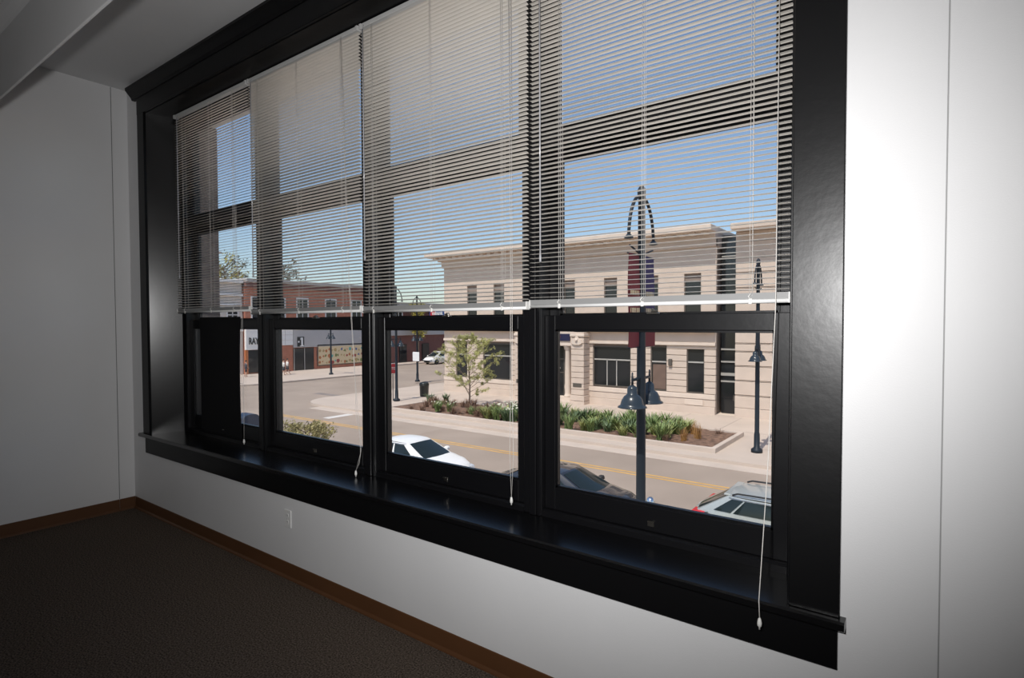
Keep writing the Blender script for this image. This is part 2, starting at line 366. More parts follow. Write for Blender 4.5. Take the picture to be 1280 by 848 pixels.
for i, (a, b) in enumerate(bays):
    wnd = struct(empty('window_%d' % (i + 1), ((a + b) / 2, 0.32, ZS)))
    lo = sash('lower_sash', a, b, ZS + 0.036, ZC + 0.042, 0.285, 0.325, 0.062, 0.118, 0.076, wnd)
    up_ = sash('upper_sash', a, b, ZC - 0.034, ZC + 0.92, 0.332, 0.372, 0.062, 0.076, 0.056, wnd)
    sash('transom_light', a, b, ZC + 0.985, ZC + 1.89, 0.300, 0.345, 0.062, 0.045, 0.06, wnd)
    cx = (a + b) / 2
    lk = MB().bbox(cx - 0.028, cx + 0.028, 0.288, 0.318, ZC + 0.042, ZC + 0.050, 0.002)
    lk.lathe([(0.012, 0), (0.012, 0.012), (0.008, 0.016)], (cx + 0.005, 0.303, ZC + 0.050), 10)
    lk.bbox(cx - 0.002, cx + 0.032, 0.280, 0.288, ZC + 0.052, ZC + 0.060, 0.002)
    lk.build('sash_lock', M['brass'], lo)
    lf = MB().bbox(cx - 0.016, cx + 0.016, 0.281, 0.285, ZS + 0.060, ZS + 0.085, 0.001); lf.bbox(cx - 0.012, cx + 0.012, 0.268, 0.283, ZS + 0.082, ZS + 0.088, 0.001)
    lf.build('sash_lift', M['brass'], lo)
# black board standing against the first lower sash
bm_ = MB(); n = 12; rows = []
zb0, zb1 = ZS + 0.037, ZC + 0.065
L_, R_ = [], []
for i in range(n + 1):
    t = i / n; z = zb0 + (zb1 - zb0) * t
    L_.append((-5.475, z)); R_.append((-4.762 - 0.022 * math.sin(math.pi * (t * 0.9 + 0.1)), z))
bm_.prism(L_ + R_[::-1], 'y', 0.272, 0.280)
tag(bm_.build('black_board', M['board']), 'plain black board standing against the glass of the leftmost window', 'board')

# ================================================================== BLINDS
PITCH_S = 0.0224
def slat_mesh(width):
    m = MB(); n = 4; hw = 0.0125; sag = 0.0022; th = 0.0007
    topv, botv = [], []
    for j in range(n + 1):
        u = -1 + 2 * j / n
        topv.append((u * hw, sag * (1 - u * u))); botv.append((u * hw, sag * (1 - u * u) - th))
    m.prism(topv + botv[::-1], 'x', -width / 2, width / 2)
    return m.mesh('slat', M['slat'])
blind_specs = [  # x0, x1, rail bottom z, tilt (deg, + = room edge up), cords, wand x, pull cord x
    (-5.700, -4.425, 0.104, -15, (-5.543, -5.048, -4.66), -5.60, 'a', 'mini blind over the leftmost window, above the black board'),
    (-4.405, -3.038, 0.078, 10, (-4.265, -3.736, -3.223), -4.325, 'b', 'mini blind over the second window from the left corner'),
    (-3.018, -1.698, 0.072, 11, (-2.905, -2.386, -1.86), -2.965, 'c', 'mini blind over the third window, in the middle of the photo'),
    (-1.682, -0.446, 0.078, 0.5, (-1.499, -1.058, -0.593), -1.60, 'd', 'mini blind over the rightmost window beside the wide black casing')]
YBL = 0.19
for (x0, x1, zb, tilt, lad, wx, kind, lab) in blind_specs:
    cx = (x0 + x1) / 2; W_ = x1 - x0
    root = empty('window_blind', (cx, YBL, ZC + zb)); tag(root, 'white ' + lab, 'blind', 'white mini blinds hung in the window')
    HZ = ZC + 1.915
    hr = MB().bbox(x0, x1, YBL - 0.019, YBL + 0.019, HZ, HZ + 0.028, 0.002); hr.bbox(x0 - 0.002, x0 + 0.02, YBL - 0.022, YBL + 0.022, HZ - 0.003, HZ + 0.031, 0.002); hr.bbox(x1 - 0.02, x1 + 0.002, YBL - 0.022, YBL + 0.022, HZ - 0.003, HZ + 0.031, 0.002)
    hr.build('headrail', M['rail'], root)
    z0 = ZC + zb
    br = MB().prism([(YBL - 0.0155, z0 + 0.042), (YBL - 0.0125, z0 + 0.016), (YBL - 0.012, z0 + 0.002), (YBL + 0.010, z0 + 0.002), (YBL + 0.0135, z0 + 0.006), (YBL + 0.012, z0 + 0.042)], 'x', x0 + 0.004, x1 - 0.004)
    rail = br.build('bottom_rail', M['railshade'], root)
    MB().prism([(YBL - 0.0121, z0 + 0.0165), (YBL - 0.016, z0 + 0.0155), (YBL - 0.0185, z0 + 0.011), (YBL - 0.0175, z0 + 0.005), (YBL - 0.014, z0 + 0.001), (YBL - 0.008, z0), (YBL + 0.008, z0), (YBL + 0.008, z0 + 0.0018), (YBL - 0.0121, z0 + 0.0018)], 'x', x0 + 0.005, x1 - 0.005, True).build('rail_lip', M['raillip'], rail)
    for e, sgn in ((x0, 1), (x1, -1)):
        MB().bbox(min(e, e + sgn * 0.006), max(e, e + sgn * 0.006), YBL - 0.019, YBL + 0.014, z0 - 0.001, z0 + 0.043, 0.002).build('end_cap', M['tassel'], rail)
    me = slat_mesh(W_ - 0.006)
    ns = int((HZ - 0.012 - (z0 + 0.055)) / PITCH_S) + 1
    for q in range(ns):
        zz = z0 + 0.055 + q * PITCH_S + random.uniform(-0.0004, 0.0004)
        put('slat', me, root, (0, 0, zz - root.location.z), (-R(tilt + random.uniform(-1.6, 1.6)), random.uniform(-0.0006, 0.0006), 0))
    for lx in lad:
        c = MB()
        for dx, dy in ((-0.004, -0.0145), (0.006, -0.0140), (0.001, 0.0145)):
            c.tube([(lx + dx, YBL + dy, z0 + 0.03), (lx + dx, YBL + dy, HZ)], 0.0008, 5)
        c.build('ladder_cord', M['cord'], root)
        b = MB().bbox(lx - 0.007, lx + 0.007, YBL - 0.0205, YBL - 0.014, z0 - 0.003, z0 + 0.020, 0.002); b.tube([(lx, YBL - 0.02, z0 + 0.018), (lx - 0.006, YBL - 0.024, z0 + 0.028), (lx + 0.003, YBL - 0.021, z0 + 0.040)], 0.002, 5)
        b.build('cord_button', M['tassel'], rail)
    wz = ZC + {'a': 0.43, 'b': 0.38, 'c': 0.42, 'd': 0.32}[kind]
    wd = MB().tube([(wx, YBL - 0.034, wz), (wx - 0.004, YBL - 0.032, HZ - 0.02)], 0.0042, 6); wd.lathe([(0.0055, 0), (0.0065, 0.02), (0.0045, 0.05)], (wx, YBL - 0.034, wz - 0.01), 6)
    wd.tube([(wx - 0.004, YBL - 0.032, HZ - 0.02), (wx - 0.004, YBL - 0.022, HZ + 0.008)], 0.0016, 5)
    wd.build('tilt_wand', M['wand'], root)
    # pull cords
    yc = YBL - 0.030
    paths = {'a': [[(-4.62, yc, HZ), (-4.60, yc, ZC + 0.6), (-4.52, yc, ZC + 0.05), (-4.545, yc, ZC - 0.35), (-4.505, yc, ZC - 0.70), (-4.512, yc, ZC - 0.945)], [(-4.61, yc, HZ), (-4.585, yc, ZC + 0.6), (-4.505, yc, ZC + 0.05), (-4.505, yc, ZC - 0.70), (-4.512, yc, ZC - 0.945)]],
             'b': [[(-3.20, yc, HZ), (-3.14, yc, ZC + 0.3), (-3.09, yc, ZC - 0.3), (-3.04, yc, ZC - 0.72), (-3.035, yc, ZC - 0.86), (-3.085, yc, ZC - 0.985)], [(-3.19, yc, HZ), (-3.13, yc, ZC + 0.3), (-3.085, yc, ZC - 0.3), (-3.075, yc, ZC - 0.62), (-3.02, yc, ZC - 0.80), (-3.05, yc, ZC - 0.93), (-3.085, yc, ZC - 0.985)]],
             'c': [[(-1.80, yc, HZ), (-1.79, yc, ZC + 0.4), (-1.795, yc, ZC - 0.4), (-1.80, yc, ZC - 0.7), (-1.79, yc, ZC - 0.93)], [(-1.785, yc, HZ), (-1.78, yc, ZC + 0.4), (-1.783, yc, ZC - 0.4), (-1.775, yc, ZC - 0.7), (-1.79, yc, ZC - 0.93)]],
             'd': [[(-0.49, yc, HZ), (-0.495, yc, ZC + 0.07), (-0.497, 0.06, ZC - 0.55), (-0.497, -0.030, ZC - 0.90), (-0.497, -0.062, ZC - 1.02), (-0.493, -0.066, ZC - 1.085)]]}[kind]
    pc = MB()
    for pth in paths: pc.tube(pth, 0.0017 if kind == 'd' else 0.0012, 6)
    pco = pc.build('pull_cord', M['cord'], root)
    e = paths[0][-1]
    MB().lathe([(0.002, 0.006), (0.006, 0.0), (0.0085, -0.014), (0.008, -0.024), (0.004, -0.028), (0.003, -0.038)][::-1], e, 10).build('tassel', M['tassel'], pco)

# ------------------------------------------------------------------ outlet
ox, oz = -3.63, ZC - 1.37
ot = empty('wall_outlet', (ox, -0.001, oz)); tag(ot, 'white duplex wall outlet below the black window apron', 'outlet')
MB().bbox(ox - 0.040, ox + 0.040, -0.008, 0.0, oz - 0.063, oz + 0.063, 0.003).build('cover_plate', M['outlet'], ot)
for dz in (-0.023, 0.023):
    rc = MB().prism([(ox + 0.017 * math.cos(a) * 1.0, oz + dz + max(-0.0145, min(0.0145, 0.0175 * math.sin(a)))) for a in [2 * math.pi * j / 16 for j in range(16)]], 'y', -0.0105, -0.006).build('receptacle', M['outlet'], ot)
    s = MB().box(ox - 0.008, ox - 0.006, -0.0112, -0.0104, oz + dz - 0.002, oz + dz + 0.006); s.box(ox + 0.006, ox + 0.008, -0.0112, -0.0104, oz + dz - 0.002, oz + dz + 0.006)
    s.build('slot', M['slot'], rc)
MB().prism([(ox + 0.003 * math.cos(a), oz + 0.003 * math.sin(a)) for a in [2 * math.pi * j / 8 for j in range(8)]], 'y', -0.010, -0.007).build('screw', M['rim'], ot)

# ================================================================== THE STREET
def g(z): return G + z
struct(MB().box(-220, 80, -10, 220, G - 0.3, G).build('street', M['road']))
def slab(name, poly, z1, m): return struct(MB().prism(poly, 'z', G + 0.001, g(z1)).build(name, m))
def rounded(x, y, r, a0, a1, n=8): return [(x + r * math.cos(R(a0 + (a1 - a0) * i / n)), y + r * math.sin(R(a0 + (a1 - a0) * i / n))) for i in range(n + 1)]
slab('sidewalk_far', [(60, 21.6), (60, 90), (-37.6, 90)] + rounded(-34.6, 24.6, 3.0, 180, 270), 0.15, M['walk'])
slab('sidewalk_brick', [(-200, 22.8), (-200, 120), (-59.5, 120), (-59.5, 47.5), (-58.2, 46.2), (-52.2, 43.4), (-51.2, 42.2)] + rounded(-55.2, 26.8, 4.0, 0, -90), 0.15, M['walk'])
slab('sidewalk_near', [(60, 0.66), (60, 10.2), (-19.5, 10.2)] + rounded(-23.0, 9.9, 3.2, 90, 180) + [(-26.2, 0.66)], 0.15, M['walk'])
# gutters along the main street, expansion seams
struct(MB().box(-34.4, 60, 20.75, 21.6, G, g(0.012)).build('gutter_far', M['kerb']))
sm = MB()
for x in range(-33, 20, 3): sm.box(x - 0.02, x + 0.02, 28.0, 32.8, g(0.15), g(0.153))
sm.box(-36, 20, 28.3, 28.34, g(0.15), g(0.153)); sm.box(-6.5, 20, 24.6, 24.64, g(0.15), g(0.153))
struct(sm.build('pavement_seams', M['seam']))
for yy in (17.86, 18.16):
    tag(MB().box(-34, 60, yy - 0.06, yy + 0.06, G, g(0.006)).build('lane_line', M['yellow']), 'yellow centre line of the main street, %s of the pair' % ('nearer' if yy < 18 else 'farther'), 'road marking', 'double yellow line')
tag(MB().box(-30.2, -29.6, 18.9, 21.2, G, g(0.006)).build('stop_line', M['whitepaint']), 'white stop line painted at the intersection', 'road marking')
for (x0, x1, y0, y1) in ((-57.6, -52.6, 25.2, 25.9), (-41.5, -38.6, 25.8, 26.5)):
    struct(MB().box(x0, x1, y0, y1, g(0.151) if x0 < -52 else G, g(0.156) if x0 < -52 else g(0.008)).build('paving_patch', M['tar']))
tag(MB().prism([(-7.05 + 0.32 * math.cos(a), 14.35 + 0.32 * math.sin(a)) for a in [i * math.pi / 8 for i in range(16)]], 'z', G, g(0.01)).build('manhole_cover', M['tar']), 'dark round manhole cover in the street above the parking meter', 'manhole cover')

# ------------------------------------------------------------------ bank building across the street
YK = 33.0
bank = empty('stone_building', (-21, YK, G)); tag(bank, 'two-storey pale limestone building with deep flat cornice across the street', 'building')
bd = MB(); bd.box(-33.1, -10.7, YK + 0.20, YK + 22, g(0), g(11.1)); bd.build('core_wall', M['joint'], bank)
gopen = [(-31.9, -30.67, 1.42, 4.25), (-28.97, -26.17, 1.38, 4.22), (-23.6, -21.30, 0.0, 4.15), (-19.05, -16.21, 1.45, 4.22), (-14.8, -13.71, 1.40, 4.28), (-12.41, -11.30, 1.40, 4.20)]
uopen = [(-30.63, -29.61, 6.1, 8.37), (-27.88, -26.84, 6.1, 8.40), (-24.6, -23.6, 6.1, 8.38), (-21.40, -20.50, 6.1, 8.34), (-18.19, -17.22, 6.1, 8.38), (-15.3, -14.3, 6.1, 8.38), (-12.59, -11.53, 6.1, 8.43)]
def course(z0, z1, opens, y0, m, xa=-33.2, xb=-10.6, jitter=0.0):
    cuts = [xa]
    for (a, b, zo0, zo1) in sorted(opens):
        if zo0 < z1 - 0.05 and zo1 > z0 + 0.05: cuts += [a, b]
    cuts.append(xb)
    for i in range(0, len(cuts), 2):
        if cuts[i + 1] - cuts[i] > 0.05:
            MB().bbox(cuts[i], cuts[i + 1], y0, YK + 0.22, g(z0), g(z1), 0.012).build('stone_course', m, bank)
course(0.0, 0.62, gopen, YK - 0.14, M['stone'])
course(0.63, 1.05, gopen, YK - 0.06, M['stone'])
course(1.07, 1.37, [o for o in gopen if o[2] == 0], YK - 0.10, M['stone2'])
z = 1.40
while z < 4.35:
    z1 = min(z + 0.362, 4.36); course(z, z1, gopen, YK, M['stone']); z += 0.395
course(4.38, 4.58, [], YK - 0.12, M['stone2'])
course(4.59, 5.22, [], YK - 0.02, M['stone'])
course(5.23, 5.42, [], YK - 0.42, M['stone2'])
course(5.43, 5.75, [], YK - 0.05, M['stone'])
z = 5.76
while z < 10.6:
    course(z, z + 0.778, uopen, YK, M['stone']); z += 0.78
# cornice, brackets
MB().bbox(-34.3, -10.56, YK - 1.25, YK + 22.5, g(11.28), g(11.66), 0.03).build('cornice', M['stone2'], bank)
MB().bbox(-33.6, -10.58, YK - 0.36, YK + 22.2, g(10.98), g(11.28), 0.02).build('cornice_bed', M['stone'], bank)
MB().bbox(-33.35, -10.60, YK - 0.16, YK + 22.1, g(10.45), g(11.0), 0.02).build('frieze', M['stone'], bank)
x = -33.4
dent = MB().bbox(-0.17, 0.17, -0.30, 0.30, 0, 0.16, 0.01).mesh('bracket', M['stone'])
while x < -10.8:
    put('bracket', dent, bank, (x - bank.location.x, -0.66, 11.12)); x += 0.72
MB().bbox(-26.3, -25.5, YK + 4, YK + 5, g(11.6), g(13.0), 0.03).build('chimney', M['stone'], bank)
def bank_window(a, b, z0, z1, transom=None, mulls=(), glass='winglass', parent=bank):
    fr = MB(); t = 0.07; yy = YK + 0.10
    fr.box(a, a + t, yy, yy + 0.1, g(z0), g(z1)); fr.box(b - t, b, yy, yy + 0.1, g(z0), g(z1)); fr.box(a + t, b - t, yy, yy + 0.1, g(z0), g(z0) + t); fr.box(a + t, b - t, yy, yy + 0.1, g(z1) - t, g(z1))
    wn_ = fr.build('window', M['winframe'], parent)
    MB().box(a + t, b - t, yy + 0.05, yy + 0.08, g(z0) + t, g(z1) - t).build('pane', M[glass], wn_)
    if transom: MB().box(a + t, b - t, yy + 0.0, yy + 0.05, g(transom) - 0.045, g(transom) + 0.045).build('transom_bar', M['winbar'], wn_)
    for mx in mulls: MB().box(mx - 0.03, mx + 0.03, yy + 0.0, yy + 0.05, g(z0) + t, g(transom if transom else z1)).build('mullion', M['winbar'], wn_)
    return wn_
bank_window(*gopen[0][:2], 1.42, 4.25, 3.28); bank_window(*gopen[1][:2], 1.38, 4.22, 3.25)
bank_window(*gopen[3][:2], 1.45, 4.22, 3.29, (-18.0, -17.28))
w4 = bank_window(*gopen[4][:2], 1.40, 4.28, 3.28)
MB().box(-14.68, -13.80, YK + 0.135, YK + 0.150, g(1.5), g(3.1)).build('drawn_shade', M['brown_blind'], w4)
bank_window(*gopen[5][:2], 1.40, 4.20, 3.33)
for (a, b, z0, z1) in uopen: bank_window(a, b, z0, z1, 7.3)
# inset pale panel, plaque, wall lamp
MB().bbox(-12.48, -11.32, YK - 0.13, YK - 0.03, g(0.66), g(1.02), 0.01).build('pale_panel', M['stone2'], bank)
MB().bbox(-13.55, -13.32, YK - 0.16, YK, g(3.05), g(3.5), 0.03).build('wall_lamp', M['winframe'], bank)
# entrance: pilasters, column, door, sign
ent = M['stone']
for (a, b) in ((-20.32, -19.30), (-25.2, -24.2)):
    z = 0.0; i = 0
    while z < 4.9:
        d = 0.0 if z > 0.5 else 0.06
        MB().bbox(a - d, b + d, YK - 0.85 - d, YK, g(z), g(z + 0.37), 0.012).build('pilaster_block', ent, bank); z += 0.40
    cp = MB().bbox(a - 0.06, b + 0.06, YK - 0.92, YK, g(4.88), g(5.05), 0.02)
    cp.build('pilaster_cap', M['stone2'], bank)
    sh = MB(); xm = (a + b) / 2
    sh.prism([(xm - 0.42, g(4.42)), (xm - 0.30, g(4.66)), (xm - 0.16, g(4.72)), (xm, g(5.02)), (xm + 0.16, g(4.72)), (xm + 0.30, g(4.66)), (xm + 0.42, g(4.42)), (xm + 0.2, g(4.30)), (xm - 0.2, g(4.30))], 'y', YK - 0.97, YK - 0.85)
    sh.lathe([(0.0, -0.12), (0.10, -0.06), (0.12, 0.05), (0.05, 0.12), (0.0, 0.13)], (xm, YK - 0.98, g(4.62)), 10)
    sh.build('carved_shield', M['stone2'], bank)
    MB().bbox(xm - 0.34, xm + 0.34, YK - 0.88, YK - 0.84, g(1.35), g(1.62), 0.005).build('plaque', M['winframe'], bank)
MB().bbox(-24.2, -20.32, YK - 0.80, YK, g(4.20), g(4.42), 0.02).build('entrance_lintel', M['stone2'], bank)
MB().bbox(-24.2, -20.32, YK - 0.70, YK, g(4.43), g(5.20), 0.02).build('entrance_frieze', M['stone'], bank)
for xc in (-20.80, -23.72):
    cl = MB().lathe([(0.27, 0.0), (0.27, 0.12), (0.23, 0.16), (0.22, 0.3), (0.215, 1.6), (0.185, 3.3), (0.20, 3.36), (0.26, 3.42), (0.27, 3.54), (0.30, 3.56), (0.30, 3.66)], (xc, YK - 0.45, g(0.54)), 18)
    cl.build('column', M['stone2'], bank)
MB().bbox(-24.2, -20.32, YK - 0.9, YK + 0.1, g(0.15), g(0.36), 0.01).build('step', M['stone2'], bank)
MB().bbox(-24.2, -20.32, YK - 0.75, YK + 0.1, g(0.36), g(0.55), 0.01).build('step', M['stone2'], bank)
sg = MB().bbox(-22.2, -20.45, YK - 0.78, YK - 0.70, g(4.55), g(5.05), 0.01).build('entrance_sign', M['navy'], bank)
MB().prism([(-21.60, g(4.66)), (-21.37, g(4.78)), (-21.15, g(4.92)), (-21.27, g(4.76)), (-21.45, g(4.66))], 'y', YK - 0.795, YK - 0.78).build('swoosh', M['ban_red'], sg)
dr = MB().box(-23.6, -21.3, YK + 0.02, YK + 0.1, g(0.55), g(4.15)).build('door', M['winglass'], bank)
for (a, b, z0, z1) in ((-23.6, -23.5, .55, 4.15), (-22.5, -22.4, .55, 3.2), (-21.4, -21.3, .55, 4.15), (-23.5, -21.4, 3.16, 3.26), (-23.5, -21.4, 2.2, 2.26)):
    MB().box(a, b, YK - 0.04, YK + 0.02, g(z0), g(z1)).build('door_rail', M['winframe'], dr)
MB().lathe([(0.0, -0.09), (0.08, -0.05), (0.10, 0.0), (0.08, 0.05), (0.0, 0.09)], (-21.75, YK - 0.08, g(2.55)), 10).build('door_lamp', M['signwhite'], dr)
# dark glazed slot and plain right wing
slot = empty('glazed_link', (-10.0, YK, G)); tag(slot, 'narrow dark glazed link with a door between the stone building and its wing', 'building')
MB().box(-10.56, -9.50, YK + 1.0, YK + 22, g(0), g(11.2)).build('link_wall', M['winglass'], slot)
for zz, t in ((4.15, .05), (3.38, .05), (2.60, .09), (2.16, .05), (5.6, .04), (7.0, .04), (8.5, .04), (9.9, .04)):
    MB().box(-10.56, -9.50, YK + 0.93, YK + 1.0, g(zz - t), g(zz + t)).build('mullion', M['winbar'], slot)
d2 = MB().bbox(-10.5, -9.58, YK + 0.90, YK + 0.98, g(0.15), g(2.1), 0.01).build('door', M['winglass'], slot)
MB().bbox(-9.78, -9.74, YK + 0.86, YK + 0.90, g(1.0), g(1.35), 0.005).build('handle', M['chrome'], d2)
MB().bbox(-10.56, -9.50, YK + 0.2, YK + 1.0, g(0.12), g(0.17), 0.005).build('threshold', M['stone2'], slot)
wing = empty('stone_wing', (0, YK, G)); tag(wing, 'plain pale stone wing at the right with deep paired course lines', 'building')
MB().box(-9.4, 25, YK + 0.25, YK + 22, g(0), g(11.2)).build('core_wall', M['joint'], wing)
zs = [0.0, 0.72, 1.5, 2.38, 3.25, 4.12, 4.6, 5.3, 6.15, 7.0, 7.9, 8.8, 9.7, 10.6, 11.2]
for i in range(len(zs) - 1):
    pr = MB()
    hi = zs[i + 1] - (0.09 if 0 < i < 12 else 0.02)
    MB().bbox(-9.47, 25, YK, YK + 0.3, g(zs[i]), g(hi), 0.015).build('stone_course', M['stone'], wing)
    if 0 < i < 12: MB().bbox(-9.46, 25, YK + 0.03, YK + 0.3, g(hi + 0.03), g(hi + 0.065), 0.005).build('stone_fillet', M['stone'], wing)
MB().bbox(-9.47, 25.2, YK - 1.2, YK + 22, g(11.2), g(11.55), 0.02).build('cornice', M['stone'], wing)

# ------------------------------------------------------------------ buildings left of the cross street
XB = -62.0
bk = empty('brick_building', (XB, 45, G)); tag(bk, 'two-storey red brick building with grey and white shop bands beyond the intersection', 'building')
MB().box(XB - 22, XB - 0.2, 31.2, 51.5, g(0), g(10.7)).build('wall', M['brick'], bk)
def face(name, m, y0, y1, z0, z1, d=0.08, parent=bk, b=0.02, x=XB): return MB().bbox(x - 0.2, x + d, y0, y1, g(z0), g(z1), b).build(name, M[m], parent)
face('brick_pier', 'brick', 34.9, 37.1, 0, 3.25, 0.0); face('brick_pier', 'brick', 40.0, 40.4, 0, 3.2, 0.0); face('brick_plinth', 'brick', 40.4, 51.5, 0, 0.55, 0.02)
face('upper_brick', 'brick', 31.2, 51.5, 5.25, 10.0, 0.0)
for j in range(3):
    for i in range(3):
        face('white_tile', 'white', 34.0 + j * 1.04, 35.0 + j * 1.04, 3.28 + i * 0.62, 3.88 + i * 0.62, 0.10, b=0.015)
rs = face('shop_sign', 'white', 31.2, 33.95, 2.9, 5.1, 0.14)
o = put('lettering', text_mesh('lettering', 'RAY', 1.05, M['ink'], 0.02, bold=0.025, spacing=0.95), rs, (XB + 0.17 - wloc(rs).x, 32.1 - wloc(rs).y, g(3.85) - wloc(rs).z), (R(90), 0, R(90))); o.scale = (0.62, 1, 1)
face('white_fascia', 'white', 31.2, 51.5, 5.08, 5.26, 0.16)
face('shop_window', 'winglass', 31.4, 33.6, 0.3, 2.85, 0.0); face('shop_pier', 'orange', 31.2, 31.5, 0, 2.9, 0.05); face('shop_pier', 'brick', 33.6, 34.9, 0, 3.25, 0.03)
face('grey_band', 'greyband', 37.12, 51.5, 2.95, 5.06, 0.12)
lg = face('logo_sign', 'ink', 37.6, 38.55, 3.05, 4.25, 0.16)
MB().prism([(38.05, g(4.15)), (38.35, g(4.15)), (38.35, g(3.2)), (38.50, g(3.2)), (38.50, g(3.08)), (37.95, g(3.08)), (37.95, g(3.2)), (38.12, g(3.2)), (38.12, g(3.9)), (37.98, g(3.9))], 'x', XB + 0.16, XB + 0.20).build('logo_figure', M['signwhite'], lg)
MB().box(XB + 0.16, XB + 0.19, 37.68, 37.88, g(3.55), g(3.75)).build('logo_stroke', M['signwhite'], lg)
for y0 in (37.2, 38.62): 
    dd = face('door', 'winglass', y0, y0 + 1.36, 0.15, 2.85, -0.02)
    MB().box(XB - 0.02, XB + 0.03, y0, y0 + 0.08, g(0.15), g(2.85)).build('door_stile', M['winbar'], dd)
mu = face('mural_panel', 'mcream', 40.55, 49.2, 0.62, 3.05, 0.06)
for (a, b, c, d) in ((40.4, 49.35, 3.05, 3.2), (40.4, 49.35, 0.5, 0.62), (40.4, 40.55, 0.62, 3.05), (49.2, 49.35, 0.62, 3.05)):
    MB().box(XB + 0.02, XB + 0.12, a, b, g(c), g(d)).build('mural_frame', M['brown_blind'], mu)
rnd = random.Random(3)
cl = ['ochre', 'orange', 'mblue', 'mgreen', 'mred', 'teal', 'ochre', 'orange']
for q in range(54):
    yy = 40.8 + (q % 18) * 0.46 + rnd.uniform(-.1, .1); zz = 0.95 + (q // 18) * 0.75 + rnd.uniform(-.12, .12); r = rnd.uniform(0.14, 0.30)
    nn = rnd.choice([3, 4, 5, 6, 8]); a0 = rnd.uniform(0, 6)
    MB().prism([(yy + r * math.cos(a0 + 6.283 * i / nn) * rnd.uniform(.6, 1.1), g(zz) + r * math.sin(a0 + 6.283 * i / nn) * rnd.uniform(.6, 1.2)) for i in range(nn)], 'x', XB + 0.055, XB + 0.07).build('painted_shape', M[rnd.choice(cl)], mu)
def bwin(y0, y1, z0, z1, parent=bk, x=XB):
    f = MB(); t = 0.16
    for (a, b, c, d) in ((y0, y1, z1 - t, z1), (y0 - 0.1, y1 + 0.1, z0, z0 + t), (y0, y0 + t, z0 + t, z1 - t), (y1 - t, y1, z0 + t, z1 - t), (y0 + t, y1 - t, (z0 + z1) / 2 - 0.05, (z0 + z1) / 2 + 0.05), ((y0 + y1) / 2 - .04, (y0 + y1) / 2 + .04, z0 + t, z1 - t)):
        f.box(x - 0.05, x + 0.06, a, b, g(c), g(d))
    wo_ = f.build('window', M['frame_w'], parent)
    MB().box(x - 0.02, x + 0.012, y0 + t, y1 - t, g(z0) + t, g(z1) - t).build('pane', M['winglass'], wo_)
for (a, b) in ((31.9, 33.6), (34.6, 36.2), (37.6, 39.3), (41.65, 43.4), (45.7, 47.4), (49.2, 50.8)): bwin(a, b, 6.3, 9.0)
MB().bbox(XB - 22, XB + 0.55, 31.2, 51.55, g(10.55), g(10.95), 0.03).build('cornice', M['roofgrey'], bk)
MB().bbox(XB - 22, XB + 0.30, 31.2, 51.5, g(10.0), g(10.55), 0.02).build('frieze', M['brick_d'], bk)
MB().prism([(XB - 22, g(10.95)), (XB - 0.3, g(10.95)), (XB - 9, g(11.7))], 'y', 36, 51).build('roof', M['roofgrey'], bk)
MB().bbox(XB - 2.4, XB - 1.3, 50.0, 51.4, g(10.9), g(14.0), 0.03).build('chimney', M['brick_d'], bk)
# cream building at the far left
cb = empty('cream_building', (-63, 29, G)); tag(cb, 'cream stucco building with stepped cornice left of the brick building', 'building')
MB().box(-90, -62.4, 26.6, 31.1, g(0), g(10.4)).build('wall', M['cream'], cb)
for z0, z1, d in ((10.4, 10.75, 0.4), (8.95, 9.2, 0.25), (7.9, 8.05, 0.1), (5.0, 5.3, 0.2)):
    MB().bbox(-90, -62.4 + d, 26.6 - d, 31.12, g(z0), g(z1), 0.02).build('cornice', M['white'], cb)
for (a, b) in ((27.2, 28.6), (29.3, 30.7)): bwin(a, b, 6.0, 7.7, cb, -62.4)
face('shop_window', 'winglass', 27.1, 30.7, 0.6, 3.2, 0.0, cb, 0.02, -62.4)
# dark brick block further down the cross street
fb = empty('dark_brick_building', (XB, 62, G)); tag(fb, 'long dark red brick building far down the cross street behind the minivan', 'building')
MB().box(XB - 22, XB - 0.2, 51.6, 92, g(0), g(8.6)).build('wall', M['brick_d'], fb)
face('grey_band', 'greyband', 51.6, 92, 4.1, 5.0, 0.1, fb); face('frieze', 'roofgrey', 51.6, 92, 8.4, 8.9, 0.4, fb)
for i in range(6): bwin(53.2 + i * 4.2, 54.8 + i * 4.2, 5.6, 7.6, fb)
for i in range(7): 
    dd = face('shop_door', 'winglass', 54.2 + i * 4.6, 55.6 + i * 4.6, 0.15, 2.8, 0.0, fb)
hb = empty('end_building', (-40, 104, G)); tag(hb, 'low brown building closing the view at the end of the cross street', 'building')
MB().box(-75, -20, 104, 116, g(0), g(8.0)).build('wall', M['brick_d'], hb)
MB().bbox(-75.3, -19.7, 103.6, 116, g(8.0), g(8.6), 0.03).build('cornice', M['roofgrey'], hb)
for i in range(8): MB().box(-72 + i * 3.4, -70.4 + i * 3.4, 103.9, 104.02, g(4.4), g(6.4)).build('window', M['winglass'], hb)
# blue bank sign hung out from the dark brick building
us = empty('hanging_sign', (-59.9, 60.0, g(6.75))); tag(us, 'blue hanging sign with white lettering left of the stone building corner', 'sign')
MB().bbox(-61.55, -58.25, 59.8, 60.2, g(6.75), g(8.0), 0.03).build('sign_panel', M['bankblue'], us)
MB().bbox(-61.3, -60.3, 59.76, 59.81, g(6.95), g(7.75), 0.01).build('red_block', M['stopred'], us)
put('lettering', text_mesh('lettering', 'usbank', 0.80, M['signwhite'], 0.02, bold=0.015), us, (0.1, -0.26, 0.62), (R(90), 0, 0))
MB().box(-61.9, -61.5, 59.9, 60.1, g(7.3), g(7.5)).build('bracket', M['pole'], us)

